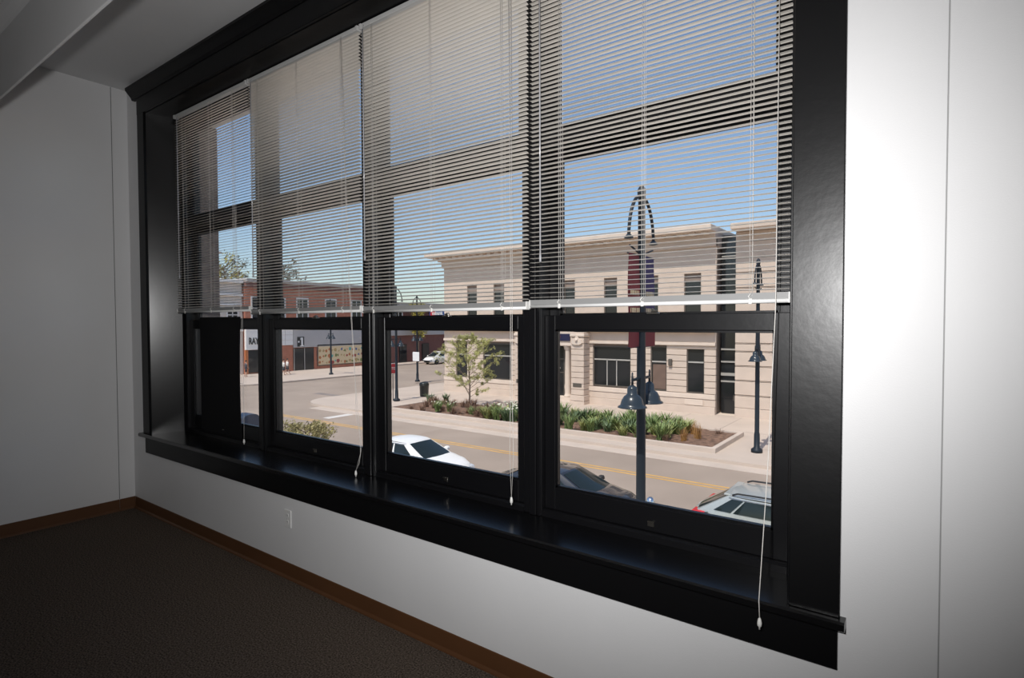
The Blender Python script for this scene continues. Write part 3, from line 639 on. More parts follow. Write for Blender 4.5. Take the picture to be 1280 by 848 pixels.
# ------------------------------------------------------------------ street lamps
def make_lamp():
    root = empty('street_lamp', (0, 0, 0), absolute=False)
    p = MB().lathe([(0.24, 0), (0.24, 0.13), (0.19, 0.17), (0.125, 0.22), (0.12, 0.80), (0.098, 0.86), (0.09, 4.6), (0.068, 8.15), (0.085, 8.2), (0.085, 8.32), (0.03, 8.42)], n=16); p.build('pole', M['pole'], root)
    for s in (-1, 1):
        a = MB().tube([(0, 0, 4.52), (0, s * 0.20, 4.53), (0, s * 0.42, 4.53)], 0.030, 8); a.tube([(0, s * 0.42, 4.68), (0, s * 0.42, 4.40)], [0.016, 0.028], 8); a.build('lamp_arm', M['pole'], root)
        sh = MB().lathe([(0.275, -0.435), (0.290, -0.43), (0.270, -0.405), (0.235, -0.385), (0.225, -0.35), (0.205, -0.28), (0.165, -0.215), (0.115, -0.175), (0.10, -0.165), (0.10, -0.06), (0.085, -0.03), (0.05, -0.005), (0.028, 0.01)], (0, s * 0.42, 4.42), 24)
        o = sh.build('lamp_shade', M['lampshade'], root)
        MB().lathe([(0.10, -0.44), (0.14, -0.436), (0.10, -0.43)], (0, s * 0.42, 4.42), 16).build('bulb', M['lampinner'], o)
        pts = []
        for i in range(11):
            t = i / 10 * R(88); pts.append((0, s * (0.04 + 0.56 * math.sin(t)), 8.18 - 0.88 * (1 - math.cos(t))))
        ar = MB().tube(pts, 0.034, 8); ar.build('arch_arm', M['pole'], root)
        e = pts[-1]
        lc = MB().lathe([(0.02, 0.05), (0.05, 0.02), (0.085, -0.02), (0.09, -0.05), (0.03, -0.06)][::-1], e, 14); lc.build('luminaire', M['lampshade'], root)
        MB().tube([(0, s * 0.06, 7.02), (0, s * 0.33, 7.10), (0, s * 0.56, 7.16)], 0.018, 6).build('brace', M['pole'], root)
    return root
lamp0 = make_lamp()
LG = 'dark green twin-lamp street posts'
spots = [((-4.72, 8.52), 0, 'twin-lamp street post with red and purple banners outside the rightmost window'),
         ((-6.07, 23.86), 0, 'twin-lamp street post on the far sidewalk right of the planter'),
         ((-31.4, 26.0), 0, 'twin-lamp street post at the stone building corner beside the stop sign'),
         ((-40.3, 36.7), 0, 'twin-lamp street post carrying a small white sign near the white minivan'),
         ((-54.0, 36.7), 90, 'twin-lamp street post in front of the mural')]
for i, ((x, y), rz, lab) in enumerate(spots):
    o = lamp0 if i == 0 else copy_tree(lamp0)
    o.location = (x, y, g(0.15)); o.rotation_euler = (0, 0, R(rz)); tag(o, 'dark green ' + lab, 'street lamp', LG)
# banners on the near post
for s, m, lab in ((-1, 'ban_red', 'dark red street banner on the left of the near lamp post'), (1, 'ban_blue', 'purple street banner with red foot on the right of the near lamp post')):
    bx, by = -4.72, 8.52; zt = g(7.15); zb_ = g(5.32)
    b0, b1 = (by - 0.62, by - 0.10) if s < 0 else (by + 0.12, by + 0.64)
    bn = empty('street_banner', (bx, by + s * 0.35, zb_)); tag(bn, lab, 'banner', 'banners on the near lamp post')
    rows = []
    for i in range(9):
        z = zb_ + (zt - zb_) * i / 8; rows.append([(bx + 0.012 * math.sin(i * 0.9 + j), b0 + (b1 - b0) * j / 4, z) for j in range(5)])
    clo = MB().grid(rows); clo.grid([[(p[0] + 0.006, p[1], p[2]) for p in r] for r in rows]); cloth = clo.build('cloth', M[m], bn, recalc=False)
    if s > 0: MB().box(bx - 0.02, bx + 0.028, b0 + 0.002, b1 - 0.002, zb_ - 0.001, zb_ + 0.42).build('red_foot', M['ban_red'], cloth)
    for zz in (zt, zb_): MB().tube([(bx, by + s * 0.06, zz), (bx, by + s * 0.66, zz)], 0.014, 6).build('banner_rod', M['pole'], bn)
    rn = random.Random(5 + s)
    for rr in range(4):
        st = MB()
        for cc in range(6):
            yy = b0 + 0.06 + cc * 0.072; z = zb_ + 0.52 + rr * 0.17
            st.box(bx - 0.022, bx - 0.016, yy, yy + rn.uniform(0.02, 0.05), z, z + 0.09); st.box(bx + 0.024, bx + 0.030, yy, yy + rn.uniform(0.02, 0.05), z, z + 0.09)
        st.build('printed_mark', M['mcream'], cloth)
# white sign on the fourth post, stop sign, bin
ws = empty('small_sign', (-40.3, 36.55, g(2.2))); tag(ws, 'small white sign fixed to the lamp post left of the minivan', 'sign')
MB().bbox(-40.75, -39.85, 36.50, 36.56, g(2.15), g(3.05), 0.02).build('sign_plate', M['signwhite'], ws)
st = empty('stop_sign', (-31.9, 26.1, g(0.15))); tag(st, 'red stop sign beside the lamp post at the stone building corner', 'sign')
MB().tube([(-31.9, 26.1, g(0.15)), (-31.9, 26.1, g(2.95))], 0.03, 8).build('post', M['pole'], st)
MB().prism([(26.1 + 0.42 * math.cos(R(22.5 + 45 * i)), g(2.5) + 0.42 * math.sin(R(22.5 + 45 * i))) for i in range(8)], 'x', -31.87, -31.85).build('plate_rim', M['signwhite'], st)
pl = MB().prism([(26.1 + 0.38 * math.cos(R(22.5 + 45 * i)), g(2.5) + 0.38 * math.sin(R(22.5 + 45 * i))) for i in range(8)], 'x', -31.85, -31.842).build('red_face', M['stopred'], st)
put('lettering', text_mesh('lettering', 'STOP', 0.27, M['signwhite'], 0.002, bold=0.006), pl, (0.062, 0, g(2.5) - g(0.15)), (R(90), 0, R(90)))
bn = empty('litter_bin', (-31.6, 29.0, g(0.15))); tag(bn, 'black litter bin on the corner behind the planter', 'bin')
MB().lathe([(0.30, 0), (0.33, 0.1), (0.36, 0.85), (0.38, 0.86), (0.38, 0.92)], (-31.6, 29.0, g(0.15)), 18).build('body', M['bin'], bn)
MB().lathe([(0.38, 0.94), (0.37, 1.02), (0.30, 1.10), (0.18, 1.12), (0.17, 1.06)], (-31.6, 29.0, g(0.15)), 18).build('lid', M['bin'], bn)
sgn = empty('street_name_sign', (-52.6, 40.8, g(0.15))); tag(sgn, 'slim post with teal street name plate in front of the mural', 'sign')
MB().tube([(-52.6, 40.8, g(0.15)), (-52.6, 40.8, g(3.2))], 0.035, 6).build('post', M['winbar'], sgn); MB().box(-52.55, -52.50, 40.2, 41.4, g(2.9), g(3.15)).build('name_plate', M['teal'], sgn)
mt = empty('parking_meter', (-5.05, 9.8, g(0.15))); tag(mt, 'chrome-topped parking meter at the near kerb left of the silver car', 'parking meter')
MB().tube([(-5.05, 9.8, g(0.15)), (-5.05, 9.8, g(1.35))], 0.035, 8).build('post', M['pole'], mt)
MB().lathe([(0.05, 1.30), (0.085, 1.36), (0.095, 1.50), (0.10, 1.58)], (-5.05, 9.8, g(0.15)), 14).build('housing', M['pole'], mt)
MB().lathe([(0.10, 1.58), (0.098, 1.64), (0.075, 1.70), (0.03, 1.735)], (-5.05, 9.8, g(0.15)), 14).build('dome', M['chrome'], mt)
mb_ = empty('mailbox', (-21.75, 9.5, g(0.15))); tag(mb_, 'dark blue box standing on the near sidewalk behind the black board', 'mailbox')
MB().prism([(9.2, g(0.35)), (9.8, g(0.35)), (9.8, g(2.14)), (9.77, g(2.21)), (9.69, g(2.25)), (9.5, g(2.27)), (9.31, g(2.25)), (9.23, g(2.21)), (9.2, g(2.14))], 'x', -22.1, -21.4).build('body', M['mailblue'], mb_)
for dx in (-22.05, -21.5):
    for dy in (9.22, 9.70): MB().box(dx, dx + 0.06, dy, dy + 0.06, g(0.15), g(0.36)).build('leg', M['mailblue'], mb_)
cs = empty('cobra_lamp', (-64.5, 24.0, g(0.15))); tag(cs, 'grey cobra-head street light over the cream building', 'street lamp')
MB().tube([(-66.5, 24.0, g(0.15)), (-66.5, 24.0, g(12.3)), (-65.9, 24.6, g(13.1)), (-61.5, 27.9, g(13.45))], [0.12, 0.08, 0.06, 0.05], 8).build('pole', M['roofgrey'], cs)
MB().lathe([(0.02, -0.08), (0.36, -0.05), (0.40, 0.04), (0.16, 0.16)], (-61.4, 28.1, g(13.43)), 12).build('head', M['roofgrey'], cs).scale = (1, 1, 1)

# ------------------------------------------------------------------ planter
px0, px1, py0, py1 = -28.6, -7.45, 22.55, 27.2
pln = empty('planter', ((px0 + px1) / 2, py0, g(0.15))); tag(pln, 'long low concrete planter bed in front of the stone building', 'planter')
for (a, b, c, d) in ((px0, px1, py0, py0 + 0.22), (px0, px1, py1 - 0.22, py1), (px0, px0 + 0.22, py0 + 0.22, py1 - 0.22), (px1 - 0.22, px1, py0 + 0.22, py1 - 0.22)):
    MB().bbox(a, b, c, d, g(0.0), g(0.37), 0.015).build('kerb_wall', M['kerb'], pln)
ms = MB(); rn = random.Random(11); rows = []
nx, ny = 90, 20
for j in range(ny + 1):
    rows.append([(px0 + 0.2 + (px1 - px0 - 0.4) * i / nx, py0 + 0.2 + (py1 - py0 - 0.4) * j / ny, g(0.28 + 0.07 * rn.random() + 0.08 * math.sin(i * .3) * math.sin(j * .5))) for i in range(nx + 1)])
ms.grid(rows); ms.build('mulch_bed', M['mulch'], pln)
def clump(nb, h, spread, wdt, seed, m, droop=0.5):
    rn = random.Random(seed); mb = MB()
    for q in range(nb):
        a = rn.uniform(0, 6.283); le = h * rn.uniform(0.7, 1.1); sp = spread * rn.uniform(0.3, 1.0); bx_, by_ = rn.uniform(-.12, .12), rn.uniform(-.12, .12)
        dx, dy = math.cos(a), math.sin(a); L2, R2 = [], []
        for i in range(5):
            t = i / 4; r = sp * t ** 1.3; z = le * (t - droop * 0.5 * t * t) * (1.15); ww_ = wdt * (1 - 0.85 * t) * 0.5
            L2.append((bx_ + dx * r - dy * ww_, by_ + dy * r + dx * ww_, z)); R2.append((bx_ + dx * r + dy * ww_, by_ + dy * r - dx * ww_, z))
        mb.grid([L2, R2])
    return mb.mesh('foliage', m)
CM = {'a': [clump(60, 0.62, 0.50, 0.075, s, M['leaf_a']) for s in range(3)], 'b': [clump(60, 0.56, 0.48, 0.07, s + 10, M['leaf_b']) for s in range(3)],
      'c': [clump(60, 0.5, 0.45, 0.07, s + 20, M['leaf_c']) for s in range(2)], 'd': [clump(50, 0.6, 0.36, 0.03, s + 30, M['dry'], 0.2) for s in range(2)], 'e': [clump(40, 0.40, 0.36, 0.04, s + 40, M['dry2'], 0.3) for s in range(2)]}
flm = MB(); rn = random.Random(9)
for q in range(7):
    x, y = rn.uniform(-.35, .35), rn.uniform(-.3, .3); z = rn.uniform(.45, .7)
    flm.lathe([(0.0, -0.03), (0.05, 0.0), (0.035, 0.03), (0.0, 0.035)], (x, y, z), 6)
flm = flm.mesh('blossom', M['flower'])
rn = random.Random(21); cnt = 0
def plant(kind, x, y, sc_, lab, grp, blossom=False):
    r = empty('leafy_plant' if kind in 'abc' else 'dry_plant', (x, y, g(0.30)), rn.uniform(0, 6.28), False); r.scale = (sc_,) * 3
    put('foliage', rn.choice(CM[kind]), r, (0, 0, 0))['kind'] = 'stuff'
    if blossom: put('blossom', flm, r, (0, 0, 0))['kind'] = 'stuff'
    tag(r, lab, 'plant', grp)
x = -20.6
while x < -9.6:
    for y in (23.2, 24.0, 24.8, 25.6, 26.4):
        if rn.random() < 0.92:
            kd = rn.choice('aaabbcc'); bl = x < -16.5 and rn.random() < 0.35
            lab = 'green leafy plant in the dense row of the planter' if not bl else 'green leafy plant with small white blossoms in the dense planter row'
            plant(kd, x + rn.uniform(-.2, .2), y + rn.uniform(-.2, .2), rn.uniform(1.1, 1.55), lab, 'leafy planter plants' if not bl else 'blossoming planter plants', bl)
    x += 0.62
for (x, y) in ((-9.2, 23.6), (-8.9, 24.6), (-9.4, 25.5)): plant('d', x, y, 1.05, 'orange dry grass tuft near the right end of the planter', 'orange grass tufts')
for (x, y) in ((-9.9, 23.1), (-8.3, 25.9), (-9.7, 24.8)): plant('e', x, y, 0.9, 'low brown dead plant near the right end of the planter', 'low brown plants right')
for (x, y, b) in ((-24.9, 23.5, 1), (-24.2, 23.9, 1), (-21.9, 23.4, 0), (-21.3, 23.8, 0), (-25.4, 24.2, 0)): plant('a', x, y, 1.0, 'bright green clump with white blossoms left of the young tree foot' if b else 'bright green clump near the foot of the young tree', 'blossoming clumps by the tree' if b else 'green clumps by the tree', bool(b))
for q in range(34):
    plant('e', rn.uniform(-27.6, -20.8), rn.uniform(23.0, 26.8), rn.uniform(0.8, 1.3), 'low brown dried plant in the left half of the planter', 'low brown plants left')
for (x, y) in ((-28.2, 26.2), (-27.3, 26.9)):
    plant('b', x, y, 1.2, 'dark feathery plant at the back left corner of the planter', 'feathery plants')

# ------------------------------------------------------------------ trees
def tree(name, loc, h, crown_r, crown_c, nleaf, lsize, m, label, seed, trunk_r=0.05, nbr=26, group=None, flat=1.0, bare=False, low=0.12):
    rn = random.Random(seed); root = empty(name, loc, 0, False); tag(root, label, 'tree', group)
    tr = MB(); top = Vector((rn.uniform(-.1, .1), rn.uniform(-.1, .1), h * 0.93))
    tr.tube([(0, 0, 0), (0.02, 0, h * 0.3), top * 0.66, top], [trunk_r, trunk_r * 0.8, trunk_r * 0.5, trunk_r * 0.15], 7)
    br = MB(); tips = []
    for q in range(nbr):
        t = low + (0.95 - low) * q / nbr; z = h * t; a = q * 2.4 + rn.uniform(-.4, .4)
        env = crown_r * math.sqrt(max(0.05, 1 - ((z - crown_c) / (h * 0.62)) ** 2)); L = env * rn.uniform(0.75, 1.05)
        p0 = Vector((0, 0, z)); p1 = p0 + Vector((math.cos(a) * L * .5, math.sin(a) * L * .5, L * 0.28)); p2 = p0 + Vector((math.cos(a) * L, math.sin(a) * L, L * rn.uniform(0.35, 0.8) * flat))
        br.tube([p0, p1, p2], [trunk_r * 0.34, trunk_r * 0.2, trunk_r * 0.07], 5, cap=False)
        for s in range(3):
            u = rn.uniform(0.35, 0.9); b0 = p0.lerp(p2, u); e = b0 + Vector((rn.uniform(-1, 1), rn.uniform(-1, 1), rn.uniform(-.2, .8))) * L * 0.3
            br.tube([b0, e], [trunk_r * 0.12, trunk_r * 0.04], 4, cap=False); tips.append((b0, e))
        tips.append((p1, p2))
    tr.build('trunk', M['bark'], root); br.build('branches', M['bark'], root)
    if nleaf:
        lv = MB()
        for q in range(nleaf):
            b0, e = rn.choice(tips); p = b0.lerp(e, rn.uniform(0.1, 1.15)) + Vector((rn.gauss(0, 1), rn.gauss(0, 1), rn.gauss(0, 1))) * lsize * 1.1
            d = Vector((rn.gauss(0, 1), rn.gauss(0, 1), rn.gauss(0, 1))).normalized(); e1 = d.orthogonal().normalized(); e2 = d.cross(e1); s = lsize * rn.uniform(0.6, 1.2)
            lv.add([(p - e1 * s)[:], (p - e2 * s * .45)[:], (p + e1 * s)[:], (p + e2 * s * .45)[:]], [(0, 1, 2, 3)])
        o = lv.build('leaves', m, root, recalc=False); o['kind'] = 'stuff'
    return root
tree('young_tree', (-24.9, 26.6, g(0.28)), 4.7, 2.25, 1.5, 13000, 0.05, M['tree_leaf'], 'young tree with sparse pale green leaves in the planter', 4, 0.055, 34)
tree('small_tree', (-16.95, 9.0, g(0.15)), 2.15, 1.02, 1.45, 4200, 0.055, M['tree_leaf2'], 'small olive-leaved street tree on the near sidewalk behind the second window', 5, 0.05, 30, low=0.35)
tree('yellow_tree', (-60.3, 56.3, g(0.15)), 8.6, 1.2, 5.8, 2600, 0.16, M['tree_leaf3'], 'tall yellow-green tree on the cross street behind the minivan', 6, 0.10, 34, low=0.42)
for i, (x, y, h) in enumerate(((-66, 97.5, 13.5), (-58.5, 97.5, 12.5), (-73.5, 97.5, 14), (-51, 97.5, 12.5))):
    tree('bare_tree', (x, y, g(0)), h, 3.4, 8.5, 500, 0.22, M['tree_dark'], 'bare-branched tree on the skyline behind the dark brick building', 30 + i, 0.14, 34, 'skyline bare trees', low=0.3)
for i, (x, y, h) in enumerate(((-95, 45.5, 16.3), (-96, 57, 16.5), (-108, 52.5, 17.5))):
    tree('skyline_tree', (x, y, g(0)), h, 4.2, 11, 900, 0.30, M['tree_dark'] if i else M['tree_leaf3'], 'yellow-green treetop above the cream building roof' if i == 0 else 'bare grey treetop above the brick building corner', 40 + i, 0.2, 36, None if i == 0 else 'bare treetops left', low=0.35)

# ------------------------------------------------------------------ cars
def interp(tab, x):
    if x <= tab[0][0]: return tab[0][1]
    for (a, va), (b, vb) in zip(tab, tab[1:]):
        if x <= b: 
            t = (x - a) / (b - a); t = t * t * (3 - 2 * t) * 0.5 + t * 0.5
            return va + (vb - va) * t
    return tab[-1][1]
def car(name, label, spec, paint, loc, rz, kind):
    L, W, H = spec['L'], spec['W'] / 2, spec['H']
    root = empty(name, loc, rz, False); tag(root, label, 'car')
    # lower body loft, x from rear (0) to front (L)
    N = 48; body = MB(); rows = []
    for i in range(N + 1):
        u = i / N; x = L * (0.5 - 0.5 * math.cos(math.pi * u)) * 0.35 + L * u * 0.65
        zt = interp(spec['top'], x); wd = W * interp(spec['wid'], x); zl = 0.22 + 0.16 * max(0, 1 - min(x, L - x) / 0.5)
        cr = 0.035
        sec = [(0, zt + cr), (wd * .35, zt + cr * .9), (wd * .65, zt + cr * .5), (wd * .84, zt - 0.01), (wd * .93, zt - 0.055), (wd * .965, zt - 0.14), (wd * 1.0, zt * 0.62), (wd * 0.985, zl + 0.22), (wd * .93, zl + 0.03), (wd * .8, zl), (0, zl)]
        xo = x - L / 2
        rows.append([(xo, y, z) for y, z in sec] + [(xo, -y, z) for y, z in sec[::-1][1:]])
    body.grid(rows); body.f.append(tuple(range(len(rows[0]) - 1))); body.sm.append(False)
    o0 = N * len(rows[0]); body.f.append(tuple(range(o0, o0 + len(rows[0]) - 1))); body.sm.append(False)
    b = body.build('body', paint, root)
    # greenhouse
    xb0, xb1, xr0, xr1 = [v - L / 2 for v in spec['gh']]; zb = spec['belt']; wb = W * 0.90; wr = W * spec.get('wr', 0.66)
    def P(u, v, s):      # side surface: u along (0 rear..1 front), v up
        xa = xb0 + (xr0 - xb0) * v; xe = xb1 + (xr1 - xb1) * v
        x = xa + (xe - xa) * u; tap = 1 - 0.10 * (abs(2 * u - 1) ** 3)
        y = (wb + (wr - wb) * (v ** 1.25)) * tap; z = zb + (H - 0.05 - zb) * v
        return Vector((x, s * y, z))
    def E(t, v, front):  # front/rear surface, t from -1..1 across
        pL = P(1 if front else 0, v, 1); bow = 0.14 * (1 - t * t) * (1 if front else -0.8) * (1 - 0.5 * v)
        return Vector((pL.x + bow, pL.y * t, pL.z + 0.03 * (1 - t * t) * v))
    cab = MB()
    for s in (-1, 1): cab.grid([[P(u / 12, v / 6, s)[:] for u in range(13)] for v in range(7)])
    for fr in (True, False): cab.grid([[E(-1 + t / 5, v / 6, fr)[:] for t in range(11)] for v in range(7)])
    cab.build('pillars', paint, root)
    rf = MB(); rr = []
    for i in range(13):
        u = i / 12; row = []
        for t in range(11):
            tt = -1 + t / 5; a, e = E(tt, 1, False), E(tt, 1, True); p = a.lerp(e, u); pw = P(u, 1, 1).y
            row.append((p.x, pw * tt, p.z + 0.05 * (1 - (2 * u - 1) ** 2) * (1 - 0.6 * tt * tt) + 0.004))
        rr.append(row)
    rf.grid(rr); rfo = rf.build('roof', paint, root)
    def pane(name, fn, a0, a1, v0, v1, off, n=10):
        g_ = MB(); rows = []
        for j in range(7):
            v = v0 + (v1 - v0) * j / 6; row = []
            for i in range(n + 1):
                a = a0(v) + (a1(v) - a0(v)) * i / n; p = fn(a, v); row.append((p + off(a, v)).to_tuple())
            rows.append(row)
        g_.grid(rows); return g_.build(name, M['carglass'], root, recalc=False)
    K = lambda c: (lambda v: c)
    pane('windshield', lambda t, v: E(t, v, True), K(-0.90), K(0.90), 0.04, 0.94, lambda a, v: Vector((0.012, 0, 0.008)))
    pane('rear_window', lambda t, v: E(t, v, False), K(-0.86), K(0.86), spec.get('rv', 0.12), 0.92, lambda a, v: Vector((-0.012, 0, 0.008)))
    for s in (-1, 1):
        for (a, bb) in spec['side']:
            q = pane('side_window', lambda u, v, s=s: P(u, v, s), (lambda v, a=a: a), (lambda v, bb=bb: bb), spec.get('v0', 0.10), 0.88, lambda a_, v, s=s: Vector((0, s * 0.012, 0.004)))
    # window line trim
    for s in (-1, 1):
        MB().tube([(P(u / 10 * 0.92 + 0.04, 0.93, s) + Vector((0, s * 0.012, 0)))[:] for u in range(11)], 0.012, 5).build('window_trim', M['chrome'], root)
        # mirror, handles
        mx = xb1 - 0.42
        m_ = MB().bbox(mx - 0.10, mx + 0.08, min(s * W * .94, s * (W * .94 + .2)), max(s * W * .94, s * (W * .94 + .2)), zb + 0.0, zb + 0.14, 0.04); m_.build('mirror', paint if kind != 'dark' else M['trimblk'], root)
        for hx in (xb0 + (xb1 - xb0) * 0.34, xb0 + (xb1 - xb0) * 0.66):
            MB().bbox(hx - 0.09, hx + 0.09, min(s * W * .985, s * W * 1.012), max(s * W * .985, s * W * 1.012), zb - 0.16, zb - 0.12, 0.008).build('door_handle', M['chrome'] if kind == 'dark' else paint, root)
        hz = interp(spec['top'], L - 0.25) - 0.10; hw = W * interp(spec['wid'], L - 0.2)
        hl = MB().prism([(L / 2 - 0.52, hz + 0.09), (L / 2 - 0.06, hz - 0.01), (L / 2 - 0.02, hz - 0.10), (L / 2 - 0.46, hz - 0.03)], 'y', min(s * hw * 0.62, s * hw * 0.985), max(s * hw * 0.62, s * hw * 0.985)); hl.build('headlight', M['headlight'], root)
        tz = spec.get('tail', 0.85); tw = W * interp(spec['wid'], 0.1)
        MB().bbox(-L / 2 - 0.005, -L / 2 + 0.34, min(s * tw * .62, s * (tw + .035)), max(s * tw * .62, s * (tw + .035)), tz - 0.11, tz + 0.10, 0.03).build('tail_light', M['redlight'], root)
    MB().bbox(L / 2 - 0.08, L / 2 + 0.01, -W * .5, W * .5, 0.42, 0.60, 0.02).build('grille', M['trimblk'], root)
    MB().bbox(-L / 2 - 0.01, -L / 2 + 0.06, -W * .55, W * .55, 0.34, 0.52, 0.02).build('bumper_insert', M['trimblk'], root)
    tyre = MB().lathe([(0.20, -0.10), (0.31, -0.105), (0.335, -0.07), (0.335, 0.07), (0.31, 0.105), (0.20, 0.10)], n=24).mesh('wheel', M['tyre'])
    rimm = MB().lathe([(0.02, 0.085), (0.20, 0.075), (0.215, 0.10), (0.21, 0.02)], n=24).mesh('rim', M['rim'])
    for x in spec['axles']:
        for s in (-1, 1):
            wl = put('wheel', tyre, root, (x - L / 2, s * (W - 0.10), 0.335), (R(-90 * s), 0, 0)); put('rim', rimm, wl, (0, 0, 0.01))
            ar = MB().tube([(x - L / 2 + 0.40 * math.cos(R(a)), s * (W * 0.985), 0.335 + 0.40 * math.sin(R(a))) for a in range(0, 181, 15)], 0.035, 6); ar.build('wheel_arch', M['trimblk'], root)
    if kind == 'suv':
        for s in (-1, 1):
            y = s * wr * 0.93; zt = H + 0.035
            rl = MB().tube([(xr0 + 0.10, y, zt - 0.05), (xr0 + 0.22, y, zt), (xr1 - 0.4, y, zt + 0.02), (xr1 - 0.18, y, zt - 0.05)], 0.022, 8); rl.build('roof_rail', M['trimblk'], root)
        MB().bbox(xr0 - 0.12, xr0 + 0.04, -wr * .85, wr * .85, H - 0.06, H - 0.015, 0.012).build('spoiler', paint, root)
        for s in (-1, 1):
            MB().prism([(xb0 - 0.02, zb - 0.10), (xb0 + 0.34, zb + 0.04), (xb0 + 0.12, zb - 0.0), (xb0 - 0.06, zb - 0.22)], 'y', min(s * wb * .9, s * (wb + .035)), max(s * wb * .9, s * (wb + .035))).build('tail_trim', M['trimblk'], root)
    if kind == 'dark':
        MB().bbox(xr0 + 0.35, xr0 + 0.95, -wr * .5, wr * .5, H + 0.008, H + 0.020, 0.004).build('sunroof', M['carglass'], root)
        fin = MB().prism([(xr0 + 0.05, H - 0.01), (xr0 + 0.25, H + 0.02), (xr0 + 0.06, H + 0.07)], 'y', -0.02, 0.02); fin.build('antenna_fin', M['trimblk'], root)
    return root
sedan = dict(L=4.82, W=1.84, H=1.44, belt=0.95, top=[(0, .62), (.08, .90), (.35, .99), (1.0, 1.0), (3.3, .99), (3.6, .96), (4.2, .87), (4.6, .74), (4.75, .60), (4.82, .48)],
             wid=[(0, .74), (.12, .86), (.5, .95), (1.4, 1.0), (3.6, 1.0), (4.2, .96), (4.55, .86), (4.75, .70), (4.82, .58)], gh=(0.55, 3.62, 1.42, 2.66), side=((0.14, 0.50), (0.54, 0.86)), axles=(0.98, 3.85), tail=0.76, wr=0.71)
suv = dict(L=4.62, W=1.87, H=1.66, belt=1.12, top=[(0, .66), (.06, 1.06), (.25, 1.14), (1.0, 1.14), (3.3, 1.12), (3.7, 1.04), (4.2, .97), (4.5, .84), (4.62, .6)],
           wid=[(0, .80), (.12, .90), (.5, .98), (1.4, 1.0), (3.6, 1.0), (4.1, .96), (4.4, .86), (4.62, .66)], gh=(0.06, 3.55, 0.85, 2.75), side=((0.09, 0.22), (0.24, 0.53), (0.57, 0.88)), axles=(0.92, 3.65), tail=1.06, wr=0.80, v0=0.24)
van = dict(L=5.1, W=1.98, H=1.76, belt=1.10, top=[(0, .62), (.06, 1.0), (.2, 1.12), (1.0, 1.12), (3.9, 1.09), (4.3, 1.02), (4.75, .90), (4.98, .74), (5.1, .55)],
           wid=[(0, .84), (.12, .93), (.5, .99), (1.4, 1.0), (4.0, 1.0), (4.6, .94), (4.9, .82), (5.1, .62)], gh=(0.10, 4.25, 0.40, 3.10), side=((0.04, 0.28), (0.30, 0.56), (0.60, 0.90)), axles=(0.95, 4.05), tail=1.0, wr=0.80)
car('white_sedan', 'white sedan driving on the near side of the street', sedan, M['car_white'], (-15.72, 12.75, G), 0, 'white')
car('dark_sedan', 'dark blue-grey sedan parked behind the post between the two right windows', sedan, M['car_dark'], (-8.95, 12.45, G), 0, 'dark')
car('silver_suv', 'silver SUV with black roof rails at the lower right window corner', suv, M['car_silver'], (-2.45, 12.5, G), 0, 'suv')
car('white_minivan', 'white minivan coming down the cross street beside the stone building', van, M['car_white'], (-57.4, 57.6, G), R(-90), 'van')

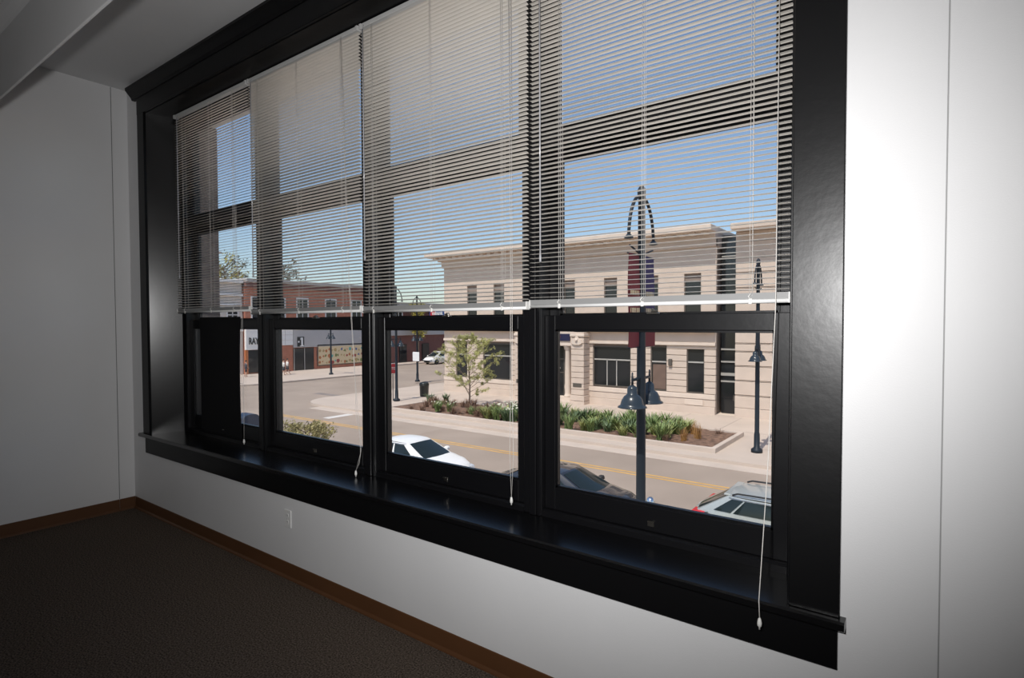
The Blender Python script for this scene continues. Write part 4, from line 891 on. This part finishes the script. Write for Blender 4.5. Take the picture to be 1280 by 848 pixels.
# ------------------------------------------------------------------ people
def person(loc, rz, label, shirt, pants, stride=0.28, seed=0):
    root = empty('person', loc, rz, False); tag(root, label, 'person', None)
    J = [(0, 0, .95), (0, 0, 1.18), (0, 0, 1.42), (0.02, 0, 1.52), (0.03, 0, 1.62), (0.03, 0, 1.74),
         (0, .10, .92), (stride * .5, .10, .52), (stride * .35, .10, .08), (stride * .35 + .16, .10, .04),
         (0, -.10, .92), (-stride * .3, -.10, .50), (-stride * .9, -.10, .10), (-stride * .9 + .15, -.10, .04),
         (0, .19, 1.40), (-.06, .24, 1.14), (.06, .25, .92), (.10, .25, .84),
         (0, -.19, 1.40), (.06, -.24, 1.14), (.20, -.23, .96), (.26, -.22, .90)]
    Ed = [(0, 1), (1, 2), (2, 3), (3, 4), (4, 5), (0, 6), (6, 7), (7, 8), (8, 9), (0, 10), (10, 11), (11, 12), (12, 13), (2, 14), (14, 15), (15, 16), (16, 17), (2, 18), (18, 19), (19, 20), (20, 21)]
    Rd = [.15, .135, .14, .06, .095, .075, .085, .06, .042, .035, .085, .06, .042, .035, .055, .042, .032, .03, .055, .042, .032, .03]
    me = bpy.data.meshes.new('body'); me.from_pydata(J, Ed, []); me.materials.append(M['skin'])
    ob = bpy.data.objects.new('body', me); col.objects.link(ob); ob.parent = root
    md = ob.modifiers.new('skin', 'SKIN'); ob.modifiers.new('sub', 'SUBSURF').levels = 1
    for i, v in enumerate(me.skin_vertices[0].data): v.radius = (Rd[i], Rd[i] * (1.25 if i in (0, 1, 2) else 1.0)); v.use_root = (i == 0)
    md.use_smooth_shade = True
    sh = MB().lathe([(.17, .95), (.165, 1.1), (.175, 1.3), (.165, 1.42), (.08, 1.49)], n=12); sh.v = [(x * .82, y * 1.18, z) for x, y, z in sh.v]
    for s, k in ((1, 14), (-1, 18)): sh.tube([J[k], J[k + 1]], [.072, .058], 8)
    sh.build('shirt', shirt, root)
    pt = MB().lathe([(.10, .82), (.165, .9), (.165, 1.0)], n=12)
    for k in (6, 10): pt.tube([J[k], Vector(J[k]).lerp(Vector(J[k + 1]), .85)[:]], [.105, .085], 8)
    pt.build('shorts', pants, root)
    MB().lathe([(.085, 1.66), (.10, 1.71), (.085, 1.77), (.04, 1.80)], (0.01, 0, 0), 10).build('hair', M['hair'], root)
    return root
person((-57.4, 33.0, g(0.15)), R(70), 'person in white shirt and dark shorts walking past the shops, nearer the kerb', M['shirt_w'], M['shorts_d'])
person((-58.1, 33.9, g(0.15)), R(70), 'person in white top walking past the shops, nearer the brick wall', M['shirt_w'], M['shorts_d'], -0.26)
person((-59.0, 29.6, g(0.15)), R(80), 'person in dark clothes in front of the lettered shop', M['shirt_d'], M['shorts_d'], 0.2)

for o in bpy.data.objects:
    if '_abs' in o: del o['_abs']
